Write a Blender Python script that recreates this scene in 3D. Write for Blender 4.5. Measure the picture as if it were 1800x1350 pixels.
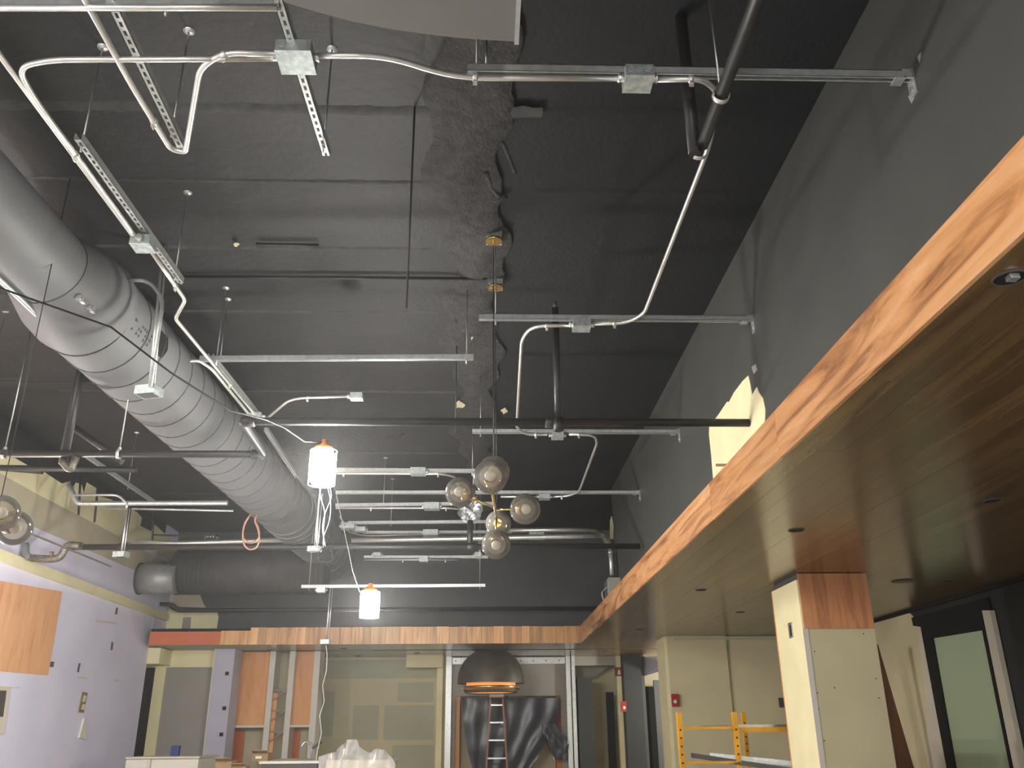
import bpy, math, random
from mathutils import Vector, Matrix
R = random.Random(7)
for o in list(bpy.data.objects): bpy.data.objects.remove(o)
sc = bpy.context.scene
COL = sc.collection

# ------------------------------------------------------------------ camera
FPX = 1530.0
yv = Vector((847-900, -(1291-675), -FPX)).normalized()
zv = Vector((867-900, 3800, -FPX)); zv = (zv - yv*zv.dot(yv)).normalized()
xv = yv.cross(zv)
M3 = Matrix((xv, yv, zv))                      # camera axes -> room axes
EYE = Vector((0, 0, 1.6))
cd = bpy.data.cameras.new('camera'); cam = bpy.data.objects.new('camera', cd); COL.objects.link(cam)
cd.sensor_width = 36; cd.lens = FPX/1800*36; cd.clip_start = .05; cd.clip_end = 200
cam.matrix_world = Matrix.Translation(EYE) @ M3.to_4x4()
sc.camera = cam

# ------------------------------------------------------------------ world, exposure
w = bpy.data.worlds.new('world'); sc.world = w; w.use_nodes = True
w.node_tree.nodes['Background'].inputs[0].default_value = (1, .96, .90, 1)
w.node_tree.nodes['Background'].inputs[1].default_value = .75
_nt = w.node_tree; _v = _nt.nodes.new('ShaderNodeVolumeScatter'); _v.inputs['Density'].default_value = .0065; _v.inputs['Anisotropy'].default_value = .7   # thin haze added to imitate lens glow around the lamps
_nt.links.new(_v.outputs[0], _nt.nodes['World Output'].inputs['Volume'])
sc.view_settings.view_transform = 'Standard'; sc.view_settings.look = 'None'
sc.view_settings.gamma = 1; sc.view_settings.use_curve_mapping = False
sc.view_settings.exposure = 2.15
LAMP = 95.0          # emission strength of the work lights

# measured points of the room: where a sight line meets a plane of the room
def ray(px, py): return M3 @ Vector((px-900, -(py-675), -FPX))
def az(px, py, z=4.42): r = ray(px, py); return EYE + r*((z-EYE.z)/r.z)
def ay(px, py, y): r = ray(px, py); return EYE + r*(y/r.y)
def ax(px, py, x): r = ray(px, py); return EYE + r*(x/r.x)

# ------------------------------------------------------------------ mesh builder
class MB:
    def __init__(s): s.v = []; s.f = []; s.sm = []
    def add(s, vs, fs, smooth=False):
        b = len(s.v); s.v += [Vector(p) for p in vs]
        for f in fs: s.f.append([b+i for i in f]); s.sm.append(smooth)
        return s
    def obox(s, c, a, b, d):
        c, a, b, d = Vector(c), Vector(a), Vector(b), Vector(d)
        vs = [c + a*i + b*j + d*k for k in (-1, 1) for j in (-1, 1) for i in (-1, 1)]
        return s.add(vs, [(0,2,3,1),(4,5,7,6),(0,1,5,4),(2,6,7,3),(0,4,6,2),(1,3,7,5)])
    def box(s, p, q):
        p, q = Vector(p), Vector(q); c = (p+q)/2; h = (q-p)/2
        return s.obox(c, (abs(h.x),0,0), (0,abs(h.y),0), (0,0,abs(h.z)))
    def beam(s, p, q, wd, ht, up=(0,0,1)):
        p, q = Vector(p), Vector(q); d = (q-p).normalized(); u = Vector(up); si = d.cross(u).normalized(); u = si.cross(d)
        return s.obox((p+q)/2, (q-p)/2, si*wd/2, u*ht/2)
    def tube(s, pts, r, n=10, caps=True):
        pts = [Vector(p) for p in pts]
        rs = r if isinstance(r, (list, tuple)) else [r]*len(pts)
        t0 = (pts[1]-pts[0]).normalized()
        nrm = t0.orthogonal().normalized(); vs = []; prev = t0
        for i, p in enumerate(pts):
            if i == 0: t = t0
            elif i == len(pts)-1: t = (pts[i]-pts[i-1]).normalized()
            else: t = ((pts[i+1]-p).normalized() + (p-pts[i-1]).normalized())
            if t.length < 1e-6: t = prev
            t.normalize(); q = prev.rotation_difference(t); nrm = (q @ nrm).normalized(); prev = t
            bn = t.cross(nrm)
            for k in range(n):
                a = 2*math.pi*k/n; vs.append(p + (nrm*math.cos(a) + bn*math.sin(a))*rs[i])
        fs = [(i*n+k, i*n+(k+1)%n, (i+1)*n+(k+1)%n, (i+1)*n+k) for i in range(len(pts)-1) for k in range(n)]
        s.add(vs, fs, True)
        if caps:
            b = len(s.v) - len(vs); s.f.append([b+k for k in reversed(range(n))]); s.sm.append(False)
            s.f.append([b+(len(pts)-1)*n+k for k in range(n)]); s.sm.append(False)
        return s
    def lathe(s, o, axis, prof, n=24, smooth=True):
        o = Vector(o); a = Vector(axis).normalized(); u = a.orthogonal().normalized(); v = a.cross(u); vs = []
        for (r, h) in prof:
            for k in range(n):
                t = 2*math.pi*k/n; vs.append(o + a*h + (u*math.cos(t)+v*math.sin(t))*max(r, 1e-4))
        fs = [(i*n+k, i*n+(k+1)%n, (i+1)*n+(k+1)%n, (i+1)*n+k) for i in range(len(prof)-1) for k in range(n)]
        return s.add(vs, fs, smooth)
    def sphere(s, c, r, n=24, m=14, sz=1):
        return s.lathe(c, (0,0,1), [(r*math.sin(math.pi*i/m), -r*sz*math.cos(math.pi*i/m)) for i in range(m+1)], n)
    def prism(s, poly, off):
        poly = [Vector(p) for p in poly]; off = Vector(off); n = len(poly)
        return s.add(poly + [p+off for p in poly], [list(range(n)), list(range(2*n-1, n-1, -1))] + [(i, n+i, n+(i+1)%n, (i+1)%n) for i in range(n)])
    def grid(s, nu, nv, fn, smooth=True):
        vs = [fn(i/nu, j/nv) for j in range(nv+1) for i in range(nu+1)]
        return s.add(vs, [(j*(nu+1)+i, j*(nu+1)+i+1, (j+1)*(nu+1)+i+1, (j+1)*(nu+1)+i) for j in range(nv) for i in range(nu)], smooth)
    def build(s, name, mat, parent=None, label=None, origin=None):
        if origin is None:
            if parent is not None: wo = Vector(parent['_o'])
            else:
                mn = Vector([min(p[i] for p in s.v) for i in range(3)]); mx = Vector([max(p[i] for p in s.v) for i in range(3)])
                wo = (mn+mx)/2; wo.z = mn.z
        else: wo = Vector(origin)
        me = bpy.data.meshes.new(name); me.from_pydata([p-wo for p in s.v], [], s.f)
        me.polygons.foreach_set('use_smooth', s.sm); me.materials.append(mat); me.update()
        o = bpy.data.objects.new(name, me); COL.objects.link(o)
        if parent is not None:
            o.parent = parent; o.location = wo - Vector(parent['_o'])
        else: o.location = wo
        o['_o'] = tuple(wo)
        if label: o['label'] = label
        return o
def thing(name, label, cat, loc, group=None):
    o = bpy.data.objects.new(name, None); COL.objects.link(o); o.location = loc; o['_o'] = tuple(Vector(loc))
    o.empty_display_size = .05; return tag(o, label, cat, group)
def tag(o, label, cat, group=None):
    o['label'] = label; o['category'] = cat
    if group: o['group'] = group
    return o
def struct(o): o['kind'] = 'structure'; return o
def fillet(pts, r=.12, k=5):
    pts = [Vector(p) for p in pts]; out = [pts[0]]
    for i in range(1, len(pts)-1):
        a, b, c = pts[i-1], pts[i], pts[i+1]; l = min(r, (a-b).length*.45, (c-b).length*.45)
        p, q = b+(a-b).normalized()*l, b+(c-b).normalized()*l
        for j in range(k+1):
            t = j/k; out.append(p*(1-t)**2 + b*2*t*(1-t) + q*t*t)
    return out + [pts[-1]]

# ------------------------------------------------------------------ materials
def mat(name, col, rough=.6, metal=0, var=0, scale=6, bump=0, bscale=30, spec=.5, col2=None, detail=6, emit=0):
    m = bpy.data.materials.new(name); m.use_nodes = True; nt = m.node_tree; N = nt.nodes; L = nt.links
    b = N['Principled BSDF']; b.inputs['Roughness'].default_value = rough; b.inputs['Metallic'].default_value = metal
    b.inputs['Specular IOR Level'].default_value = spec
    b.inputs['Base Color'].default_value = (*col, 1)
    tc = N.new('ShaderNodeNewGeometry')
    if var or col2:
        n = N.new('ShaderNodeTexNoise'); n.inputs['Scale'].default_value = scale; n.inputs['Detail'].default_value = detail
        L.new(tc.outputs['Position'], n.inputs['Vector'])
        r = N.new('ShaderNodeValToRGB'); r.color_ramp.elements[0].position = .32; r.color_ramp.elements[1].position = .68
        c2 = col2 or tuple(min(1, c*(1+var)) for c in col); c1 = col if col2 else tuple(c*(1-var) for c in col)
        r.color_ramp.elements[0].color = (*c1, 1); r.color_ramp.elements[1].color = (*c2, 1)
        L.new(n.outputs['Fac'], r.inputs['Fac']); L.new(r.outputs['Color'], b.inputs['Base Color'])
    if bump:
        n2 = N.new('ShaderNodeTexNoise'); n2.inputs['Scale'].default_value = bscale; n2.inputs['Detail'].default_value = 5
        L.new(tc.outputs['Position'], n2.inputs['Vector'])
        bp = N.new('ShaderNodeBump'); bp.inputs['Strength'].default_value = bump; bp.inputs['Distance'].default_value = .02
        L.new(n2.outputs['Fac'], bp.inputs['Height']); L.new(bp.outputs['Normal'], b.inputs['Normal'])
    if emit:
        b.inputs['Emission Color'].default_value = (*col, 1); b.inputs['Emission Strength'].default_value = emit
    return m
def wood(name, dark, mid, light, axis='y', rough=.35, stretch=.06, scale=9, rnd=.35, spec=.5, coat=0):
    m = bpy.data.materials.new(name); m.use_nodes = True; nt = m.node_tree; N = nt.nodes; L = nt.links
    b = N['Principled BSDF']; b.inputs['Roughness'].default_value = rough; b.inputs['Specular IOR Level'].default_value = spec
    b.inputs['Coat Weight'].default_value = coat; b.inputs['Coat Roughness'].default_value = .2
    tc = N.new('ShaderNodeTexCoord'); oi = N.new('ShaderNodeObjectInfo')
    mp = N.new('ShaderNodeMapping'); s = [1, 1, 1]; s['xyz'.index(axis)] = stretch; mp.inputs['Scale'].default_value = s
    ad = N.new('ShaderNodeVectorMath'); ad.operation = 'ADD'
    sc3 = N.new('ShaderNodeVectorMath'); sc3.operation = 'SCALE'; sc3.inputs[0].default_value = (7, 13, 5)
    L.new(oi.outputs['Random'], sc3.inputs['Scale']); L.new(tc.outputs['Object'], mp.inputs['Vector'])
    L.new(mp.outputs['Vector'], ad.inputs[0]); L.new(sc3.outputs['Vector'], ad.inputs[1])
    n = N.new('ShaderNodeTexNoise'); n.inputs['Scale'].default_value = scale; n.inputs['Detail'].default_value = 7
    n.inputs['Distortion'].default_value = 1.4; n.inputs['Roughness'].default_value = .62
    L.new(ad.outputs['Vector'], n.inputs['Vector'])
    r = N.new('ShaderNodeValToRGB'); e = r.color_ramp.elements
    e[0].position = .30; e[0].color = (*dark, 1); e[1].position = .72; e[1].color = (*light, 1)
    k = e.new(.48); k.color = (*mid, 1)
    L.new(n.outputs['Fac'], r.inputs['Fac'])
    hs = N.new('ShaderNodeHueSaturation'); mr = N.new('ShaderNodeMapRange')
    mr.inputs['To Min'].default_value = 1-rnd; mr.inputs['To Max'].default_value = 1+rnd
    L.new(oi.outputs['Random'], mr.inputs['Value']); L.new(mr.outputs['Result'], hs.inputs['Value'])
    L.new(r.outputs['Color'], hs.inputs['Color']); L.new(hs.outputs['Color'], b.inputs['Base Color'])
    bp = N.new('ShaderNodeBump'); bp.inputs['Strength'].default_value = .12; bp.inputs['Distance'].default_value = .004
    L.new(n.outputs['Fac'], bp.inputs['Height']); L.new(bp.outputs['Normal'], b.inputs['Normal'])
    return m
def srgb(r, g, b): return tuple(((c/255)/12.92 if c/255 < .04045 else ((c/255+.055)/1.055)**2.4) for c in (r, g, b))

M = dict(
 ceil=mat('black_ceiling_paint', (.024,.024,.026), .62, var=.14, scale=2.2, bump=.35, bscale=16),
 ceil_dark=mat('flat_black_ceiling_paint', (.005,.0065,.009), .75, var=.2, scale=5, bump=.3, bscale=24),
 rough=mat('sprayed_fireproofing_black', (.026,.026,.027), .8, col2=(.056,.055,.054), scale=12, bump=.8, bscale=40),
 wallblack=mat('black_wall_paint', (.070,.072,.066), .5, var=.08, scale=1.6, bump=.06, bscale=60),
 backblack=mat('black_back_wall_paint', (.065,.067,.07), .6, var=.12, scale=2, bump=.1, bscale=30),
 cream=mat('bare_cream_drywall', srgb(240,232,188), .8, var=.05, scale=3),
 beige=mat('beige_drywall', srgb(214,205,168), .8, var=.05, scale=2),
 patch=mat('taped_drywall_grey_green', srgb(188,190,162), .85, var=.05, scale=2),
 mud=mat('joint_compound', srgb(215,208,190), .8, var=.05, scale=4),
 lav=mat('lavender_drywall', srgb(230,228,252), .75, var=.05, scale=1.3),
 beigeband=mat('plastered_beige_board', srgb(196,186,160), .8, var=.08, scale=3),
 grey=mat('grey_drywall', srgb(158,154,146), .8, var=.06, scale=2),
 lilac=mat('lilac_board', srgb(195,192,210), .8, var=.04, scale=3),
 osb=wood('orange_fire_rated_plywood', srgb(222,150,98), srgb(238,176,122), srgb(244,190,138), 'z', .7, .15, 5, .06, .3),
 redboard=mat('red_orange_primed_board', srgb(205,112,72), .7, var=.08, scale=3),
 ply=wood('red_plywood', srgb(176,112,72), srgb(212,146,100), srgb(224,162,114), 'z', .55, .10, 9, .10),
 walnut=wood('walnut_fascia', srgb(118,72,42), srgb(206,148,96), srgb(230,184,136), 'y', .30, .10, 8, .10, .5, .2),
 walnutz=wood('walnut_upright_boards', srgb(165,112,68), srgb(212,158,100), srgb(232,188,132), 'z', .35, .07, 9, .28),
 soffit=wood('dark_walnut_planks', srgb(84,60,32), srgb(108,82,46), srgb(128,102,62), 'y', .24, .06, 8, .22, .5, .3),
 brownboard=wood('brown_board', srgb(70,40,24), srgb(105,64,38), srgb(130,85,52), 'z', .4, .06, 10, .1),
 joint=mat('plastered_ceiling_joint', (.05,.05,.049), .8, var=.3, scale=14),
 galv=mat('galvanised_steel', (.66,.69,.69), .42, .72, var=.12, scale=25),
 emt=mat('zinc_conduit', (.80,.80,.77), .36, .8, var=.05, scale=20),
 box=mat('zinc_box_steel', (.60,.68,.68), .4, .75, var=.25, scale=30),
 rod=mat('threaded_rod', (.55,.55,.54), .4, 1),
 pipe=mat('black_painted_pipe', (.020,.020,.020), .45, var=.2, scale=9),
 darkpaint=mat('black_overspray_metal', (.045,.045,.045), .5, .3, var=.2, scale=12),
 duct=mat('grey_painted_duct', (.185,.19,.20), .6, .1, var=.06, scale=3),
 seam=mat('duct_seam', (.09,.09,.09), .6, .3),
 ductblack=mat('black_painted_duct', (.07,.07,.068), .6, var=.2, scale=4, bump=.15, bscale=8),
 ductraw=mat('bare_duct_steel', (.42,.43,.43), .45, .45, var=.1, scale=6),
 sheet=mat('grey_sheet_metal', (.20,.195,.185), .5, .3, var=.05, scale=3),
 brass=mat('brushed_brass', (.78,.55,.22), .25, 1, var=.06, scale=30),
 bronze=mat('dark_bronze', (.11,.095,.07), .5, .4, var=.2, scale=8),
 gold=mat('gold_leaf_inside', (.85,.42,.12), .35, .8),
 goldglow=mat('lit_gold_ring', (1,.36,.08), .4, 0, emit=.16),
 bulb=mat('frosted_bulb', (.80,.77,.68), .35, spec=.6),
 black=mat('black_cable', (.012,.012,.012), .5),
 blackflat=mat('black_opening', (.006,.006,.006), .9),
 blackpaint2=mat('charcoal_post_paint', (.022,.024,.026), .5, var=.15, scale=4),
 white=mat('white_paint', srgb(226,222,212), .6, var=.03),
 whitewire=mat('white_wire', (.75,.76,.72), .5),
 bluewire=mat('pale_blue_wire', (.40,.55,.68), .4),
 copper=mat('copper_wire', (.55,.30,.20), .4, .6),
 rust=mat('galvanised_fitting_dull', (.20,.185,.15), .5, .6, var=.35, scale=30),
 red=mat('red_plastic', srgb(170,42,38), .45),
 darkred=mat('dark_red_sign', srgb(105,26,24), .5),
 orange=mat('orange_plastic', (.9,.28,.03), .5),
 yellow=mat('yellow_scaffold_paint', srgb(226,165,38), .45, var=.12, scale=8),
 alu=mat('aluminium', (.62,.64,.66), .35, .9, var=.1, scale=20),
 fibre=mat('ladder_rail_fibreglass', srgb(150,95,82), .5),
 blue=mat('blue_plastic', srgb(30,62,130), .5),
 card=mat('cardboard', srgb(150,125,88), .8, var=.08, scale=10),
 brown=mat('dark_brown_room', srgb(70,60,52), .8),
 floor=mat('concrete_floor', (.50,.47,.43), .7, var=.15, scale=2),
 outlet=mat('outlet_plate', srgb(140,120,80), .5), darkgap=mat('dark_grey_steel', (.08,.08,.08), .6),
 lamp=mat('glowing_lamp_diffuser', (1,.965,.90), .5, emit=LAMP),
)
def glassy(name, col, rough, trans, ior=1.45, alpha=1.0):
    m = mat(name, col, rough); b = m.node_tree.nodes['Principled BSDF']
    b.inputs['Transmission Weight'].default_value = trans; b.inputs['IOR'].default_value = ior; b.inputs['Alpha'].default_value = alpha
    return m
M['globe'] = glassy('smoked_globe_glass', (.93,.90,.84), .03, 1, 1.45)
M['frost'] = mat('frosted_glass', srgb(178,198,165), .35)
def thin(name, tint, gloss_r, diff, dcol):
    m = bpy.data.materials.new(name); m.use_nodes = True; nt = m.node_tree; N = nt.nodes; L = nt.links
    N.remove(N['Principled BSDF']); out = N['Material Output']
    t = N.new('ShaderNodeBsdfTransparent'); t.inputs[0].default_value = (*tint, 1)
    d = N.new('ShaderNodeBsdfDiffuse'); d.inputs[0].default_value = (*dcol, 1)
    g = N.new('ShaderNodeBsdfGlossy'); g.inputs['Roughness'].default_value = gloss_r
    f = N.new('ShaderNodeFresnel'); f.inputs['IOR'].default_value = 1.5
    a = N.new('ShaderNodeMixShader'); a.inputs[0].default_value = diff; b = N.new('ShaderNodeMixShader')
    L.new(t.outputs[0], a.inputs[1]); L.new(d.outputs[0], a.inputs[2]); L.new(f.outputs[0], b.inputs[0])
    L.new(a.outputs[0], b.inputs[1]); L.new(g.outputs[0], b.inputs[2]); L.new(b.outputs[0], out.inputs['Surface'])
    return m
M['globe'] = thin('smoked_globe_glass_thin', (.80,.78,.73), .02, .17, (.95,.90,.80))
M['plastic'] = thin('clear_poly_sheet_thin', (.85,.84,.80), .15, .35, (.8,.78,.74))
_ = glassy('clear_poly_sheet', (.85,.84,.80), .25, .55, 1.3)
def plastic_black():
    m = mat('black_poly_sheet', (.010,.012,.022), .3, bump=.0); return m
M['blackpoly'] = plastic_black()

# ================================================================== THE SETTING
XR, XL, XF, XD = 2.0, -5.6, 1.64, 5.35       # right wall, left wall, fascia, lower right wall
ZC, ZS, ZF = 5.1, 3.0, 3.27                  # ceiling, soffit underside, fascia top
YB, YU, YF = 17.7, 16.1, 15.0                # lower back wall, upper back wall, back fascia

fl = struct(MB().box((-9,-5,-.1), (10,22,0)).build('floor', M['floor']))
ce = struct(MB().box((XL-.2,-4,ZC), (.0,YU+.2,ZC+.2)).build('ceiling', M['ceil']))
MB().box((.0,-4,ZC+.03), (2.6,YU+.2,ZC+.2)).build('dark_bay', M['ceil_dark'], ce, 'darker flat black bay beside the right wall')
# rough sprayed beam strip between the bays
def strip(u, v):
    y = 1.6 + v*14.5; wl = -.33 + .07*math.sin(y*2.3) + .05*math.sin(y*7.1+1) ; wr = .14 + .05*math.sin(y*3.1+2) + .03*math.sin(y*9)
    x = wl + (wr-wl)*u
    h = .0 if u in (0, 1) else .035 + .012*R.random() + .01*math.sin(y*5+u*6)
    return Vector((x + R.uniform(-.006,.006), y + R.uniform(-.01,.01), ZC + .005 - h*math.sin(math.pi*max(.12,min(.88,u)))))
MB().grid(12, 420, strip).build('fireproofing_strip', M['rough'], ce, 'rough sprayed black strip running down the ceiling')
# joint bands across the left bay, ragged plaster
for yj, x0, x1, wd in ((4.28,-3.2,.35,.10), (5.02,-4,-.3,.05), (5.90,-4.5,-.4,.06), (7.0,-4.6,-.35,.05), (8.95,-4.6,-.3,.07), (11.2,-5,-.3,.06), (13.3,-5,-.3,.06)):
    def jf(u, v):
        x = x0+(x1-x0)*u; e = R.uniform(-.012,.012)
        return Vector((x, yj-wd/2+wd*v+(e if v in (0,1) else 0), ZC+.002-(0 if v in (0,1) else .008+R.random()*.003)))
    MB().grid(60, 3, jf).build('joint_band', M['joint'], ce)
for x0, x1, yj in ((.3,1.7,5.15),(.25,1.6,4.3)):
    def jf(u, v): return Vector((x0+(x1-x0)*u, yj-.05+.1*v+R.uniform(-.01,.01), ZC+.032-(0 if v in (0,1) else .01)))
    MB().grid(40, 3, jf).build('joint_band', M['ceil_dark'], ce)
# squeezed out fireproofing streaks and bare spots on the ceiling
for pts in (((870,245),(885,262),(895,290),(903,310)), ((855,300),(862,330),(880,345)), ((680,768),(698,772),(708,762)), ((800,560),(806,600),(812,625)), ((858,350),(872,352),(888,345))):
    MB().tube([az(x,y,ZC)+Vector((R.uniform(-.01,.01),0,.035 if pts[0][0]>865 else .0)) for x,y in pts], [.014+.008*R.random() for _ in pts], 6).build('plaster_streak', M['rough'], ce)
for c, rr in (((824,587),11), ((808,712),7), ((886,722),5), ((415,430),4)):
    n = 11; P = [az(c[0]+rr*(1+R.uniform(-.5,.3))*1.2*math.cos(k*6.283/n), c[1]+rr*(1+R.uniform(-.5,.3))*math.sin(k*6.283/n), ZC-.035) for k in range(n)]
    MB().prism(P, (0,0,.006)).build('bare_patch', M['beige'], ce, 'cream spot where paint is missing')

wr = struct(MB().box((XR,-3,ZS+.02), (XR+.15,13.15,ZC+.1)).build('wall_right', M['wallblack']))
MB().box((XR+.4,13.0,ZS+.02), (XR+.55,YU+.2,ZC+.1)).build('return_wall', M['wallblack'], wr)
P = [(1315,660),(1318,672),(1322,694),(1330,680),(1334,690),(1341,700),(1345,720),(1344,748),(1300,800),(1254,850),(1250,800),(1246,762),(1247,748),(1262,730),(1278,706),(1281,707),(1290,690),(1305,670)]
MB().prism([ax(x,y,XR-.004) for x,y in P], (.004,0,0)).build('unpainted_patch', M['cream'], wr, 'cream patch left bare on the black wall')
MB().prism([ax(x,y,XR-.006) for x,y in ((1258,815),(1290,815),(1290,820),(1258,820))], (.005,0,0)).build('recessed_slot', M['outlet'], wr)
for poly in (((1072,915),(1075,907),(1078,925),(1077,948),(1072,947)),):
    MB().prism([ax(x,y,XR-.004) for x,y in poly], (.004,0,0)).build('unpainted_patch', M['cream'], wr)
for poly in (((1321,645),(1328,640),(1331,650),(1325,658)),((1596,170),(1604,158),(1607,172),(1602,182)),((1612,100),(1618,92),(1616,110))):
    MB().prism([ax(x,y,XR-.003) for x,y in poly], (.003,0,0)).build('scuff', M['grey'], wr)

bw = struct(MB().box((XL-.2,YU,ZS), (3.2,YU+.15,ZC+.1)).build('wall_back_upper', M['backblack']))
for poly, m in ((((290,1067),(382,1073),(384,1085),(380,1113),(290,1113)),'cream'), (((300,1042),(350,1041),(357,1060),(362,1068),(292,1066)),'beigeband'), (((322,1085),(336,1085),(334,1113),(318,1113)),'grey')):
    MB().prism([ay(x,y,YU-(.008 if m=='grey' else .004)) for x,y in poly], (0,.004,0)).build('unpainted_patch', M[m], bw)
MB().box((ay(880,1000,YU).x-.03,YU-.03,ZS+.3),(ay(892,1000,YU).x,YU,ZC)).build('pilaster', M['backblack'], bw)

wl = struct(MB().box((XL-.15,-3,0), (XL,15.42,ZC+.1)).build('wall_left', M['lav']))
def onL(pts, d): return [Vector((XL+d, p.y, min(p.z, ZC-.005))) for p in [ax(x,y,XL) for x,y in pts]]
MB().box((XL-.15,-3,0), (XL+.0,-2.9,ZC)).build('end_board', M['lav'], wl)
MB().box((XL-.14,15.42,3.25),(XL+.003,16.12,ZC+.05)).build('wall_end_board', M['lav'], wl)
MB().prism([Vector((XL+.003,0,4.47)),Vector((XL+.003,16.05,4.47)),Vector((XL+.003,16.05,4.12)),Vector((XL+.003,9,4.02)),Vector((XL+.003,0,4.0))], (-.003,0,0)).build('beige_board', M['beigeband'], wl)
UP = [(0,803),(25,805),(52,820),(76,829),(108,850),(122,846),(127,858),(133,848),(143,852),(147,868),(152,848),(172,860),(170,872),(188,876),(205,882),(240,900),(249,910),(246,924),(265,934),(272,922),(285,934),(296,944),(312,956),(318,972),(312,990),(300,985),(238,957),(72,872),(0,832)]
q = onL(UP, .006); q = [Vector((XL+.006,2,4.9))] + q + [Vector((XL+.006,2,4.47))]
MB().prism(q, (-.006,0,0)).build('cream_board', M['cream'], wl)
q = [Vector((XL+.002,2,ZC)), Vector((XL+.002,2,4.7))] + onL(UP[:26], .002) + [Vector((XL+.002,16.1,4.5)), Vector((XL+.002,16.1,ZC))]
MB().prism(q, (-.002,0,0)).build('black_overpaint', M['ceil'], wl)
t1 = MB().box((XL,-2,3.50),(XL+.07,15.95,3.62)); struct(t1.build('trim_1', M['cream']))
MB().prism(onL(((-700,900),(108,1040),(83,1187),(-700,1120)), .012), (-.012,0,0)).build('plywood_panel', M['osb'], wl, 'orange plywood panel')
# window / opening edge, cut outs in the left wall
wn = struct(MB().prism(onL(((-60,1204),(15,1207),(10,1245),(4,1290),(-60,1290)), .02), (-.02,0,0)).build('window_1', M['mud']))
MB().prism(onL(((-60,1212),(8,1214),(2,1260),(-60,1260)), .024), (-.004,0,0)).build('dark_pane', M['brown'], wn)
for q4 in (((87,1163),(95,1163),(93,1173),(87,1172)), ((138,1166),(141,1166),(138,1182),(135,1181)), ((196,1128),(199,1130),(197,1143),(194,1143)), ((204,1068),(207,1068),(205,1080),(202,1080)), ((277,1082),(285,1084),(285,1087),(276,1085))):
    MB().prism(onL(q4, .006), (-.006,0,0)).build('box_cutout', M['darkgap'], wl)
oc = onL(((144,1216),(153,1218),(146,1253),(137,1252)), .012)
ot = MB().prism(oc, (-.012,0,0)).build('outlet_box', M['outlet'], None); tag(ot, 'brass coloured open outlet box in the lavender wall', 'outlet')
for q4 in (((146,1222),(150,1223),(147,1234),(143,1233)), ((144,1238),(148,1238),(146,1248),(141,1247))):
    MB().prism(onL(q4, .018), (-.006,0,0)).build('receptacle', M['white'], ot)
sg = MB().prism(onL(((145,1262),(148,1262),(148,1300),(136,1297)), .03), (-.028,0,0)).build('cover_flap', M['white']); tag(sg, 'small white hinged flap on lavender wall below the outlet box', 'flap')
for q4 in (((170,1090),(205,1094),(204,1097),(168,1093)), ((136,1189),(152,1191),(152,1193),(136,1192)), ((200,1194),(213,1196),(212,1198),(200,1197)), ((14,1208),(36,1208),(36,1209.5),(14,1209.5))):
    MB().prism(onL(q4, .003), (-.003,0,0)).build('mud_smear', M['mud'], wl)
x0 = ax(170,870,XL)

# ------------------------------------------------------------------ walnut soffit: planks, fascia boards
def clampx(x, a=XF): return x
so = struct(MB().box((XF+.03,-1,ZS+.02), (XD+.3,YB+.2,ZS+.10)).build('soffit', M['blackflat']))
MB().box((XL+.2,YF+.03,ZS+.02), (XF+.04,YB+.2,ZS+.10)).build('back_soffit_deck', M['blackflat'], so)
pw = .142; x = XF+.012; i = 0
while x < XD:
    xe = min(x+pw-.0015, XD); y = .2 + (i*1.37) % 2.4 - 2.4
    while y < YB:
        ln = 2.4 + R.uniform(-.3,.9); ye = min(y+ln, YB)
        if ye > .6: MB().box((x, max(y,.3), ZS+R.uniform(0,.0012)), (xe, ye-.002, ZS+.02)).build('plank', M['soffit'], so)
        y += ln
    x += pw; i += 1
x = XL + .25
while x < XF:
    xe = min(x+.2, XF+.01)
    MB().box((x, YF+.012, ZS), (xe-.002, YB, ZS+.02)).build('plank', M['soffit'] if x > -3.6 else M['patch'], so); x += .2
fr = struct(MB().box((XF+.012,-.5,ZS+.005),(XF+.03,YF+.02,ZF-.005)).build('fascia_right', M['blackflat']))
yy = [-.5, 4.55, 6.05, 9.3, 11.6, 13.4, YF]
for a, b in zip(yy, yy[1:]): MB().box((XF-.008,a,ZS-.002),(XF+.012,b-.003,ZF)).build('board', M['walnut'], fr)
MB().box((XF+.012,-.5,ZF-.02),(XR,YF,ZF)).build('shelf_top', M['ceil'], fr)
fb = struct(MB().box((XL+.15,YF+.0,ZS+.005),(XF,YF+.02,ZF-.01)).build('fascia_back', M['blackflat']))
xa = ay(440,1120,YF).x; x = xa
while x < XF-.01:
    wd = R.choice((.13,.17,.2,.24)); xe = min(x+wd, XF-.008)
    MB().box((x,YF-.018+R.uniform(0,.002),ZS-.002),(xe-.003,YF,ZF+R.uniform(-.004,.004))).build('board', M['walnutz'], fb); x += wd
MB().box((ay(388,1120,YF).x,YF-.014,ZS),(xa-.003,YF,ZF-.05)).build('board', M['walnutz'], fb)
MB().box((XL+.14,YF-.014,ZS),(ay(388,1120,YF).x-.003,YF,ZF-.06)).build('primed_board', M['redboard'], fb, 'red orange unfinished board')
MB().box((XL+.2,YF+.02,ZF-.02),(XF+.36,YU,ZF-.01)).build('shelf_top', M['backblack'], fb)

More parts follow.
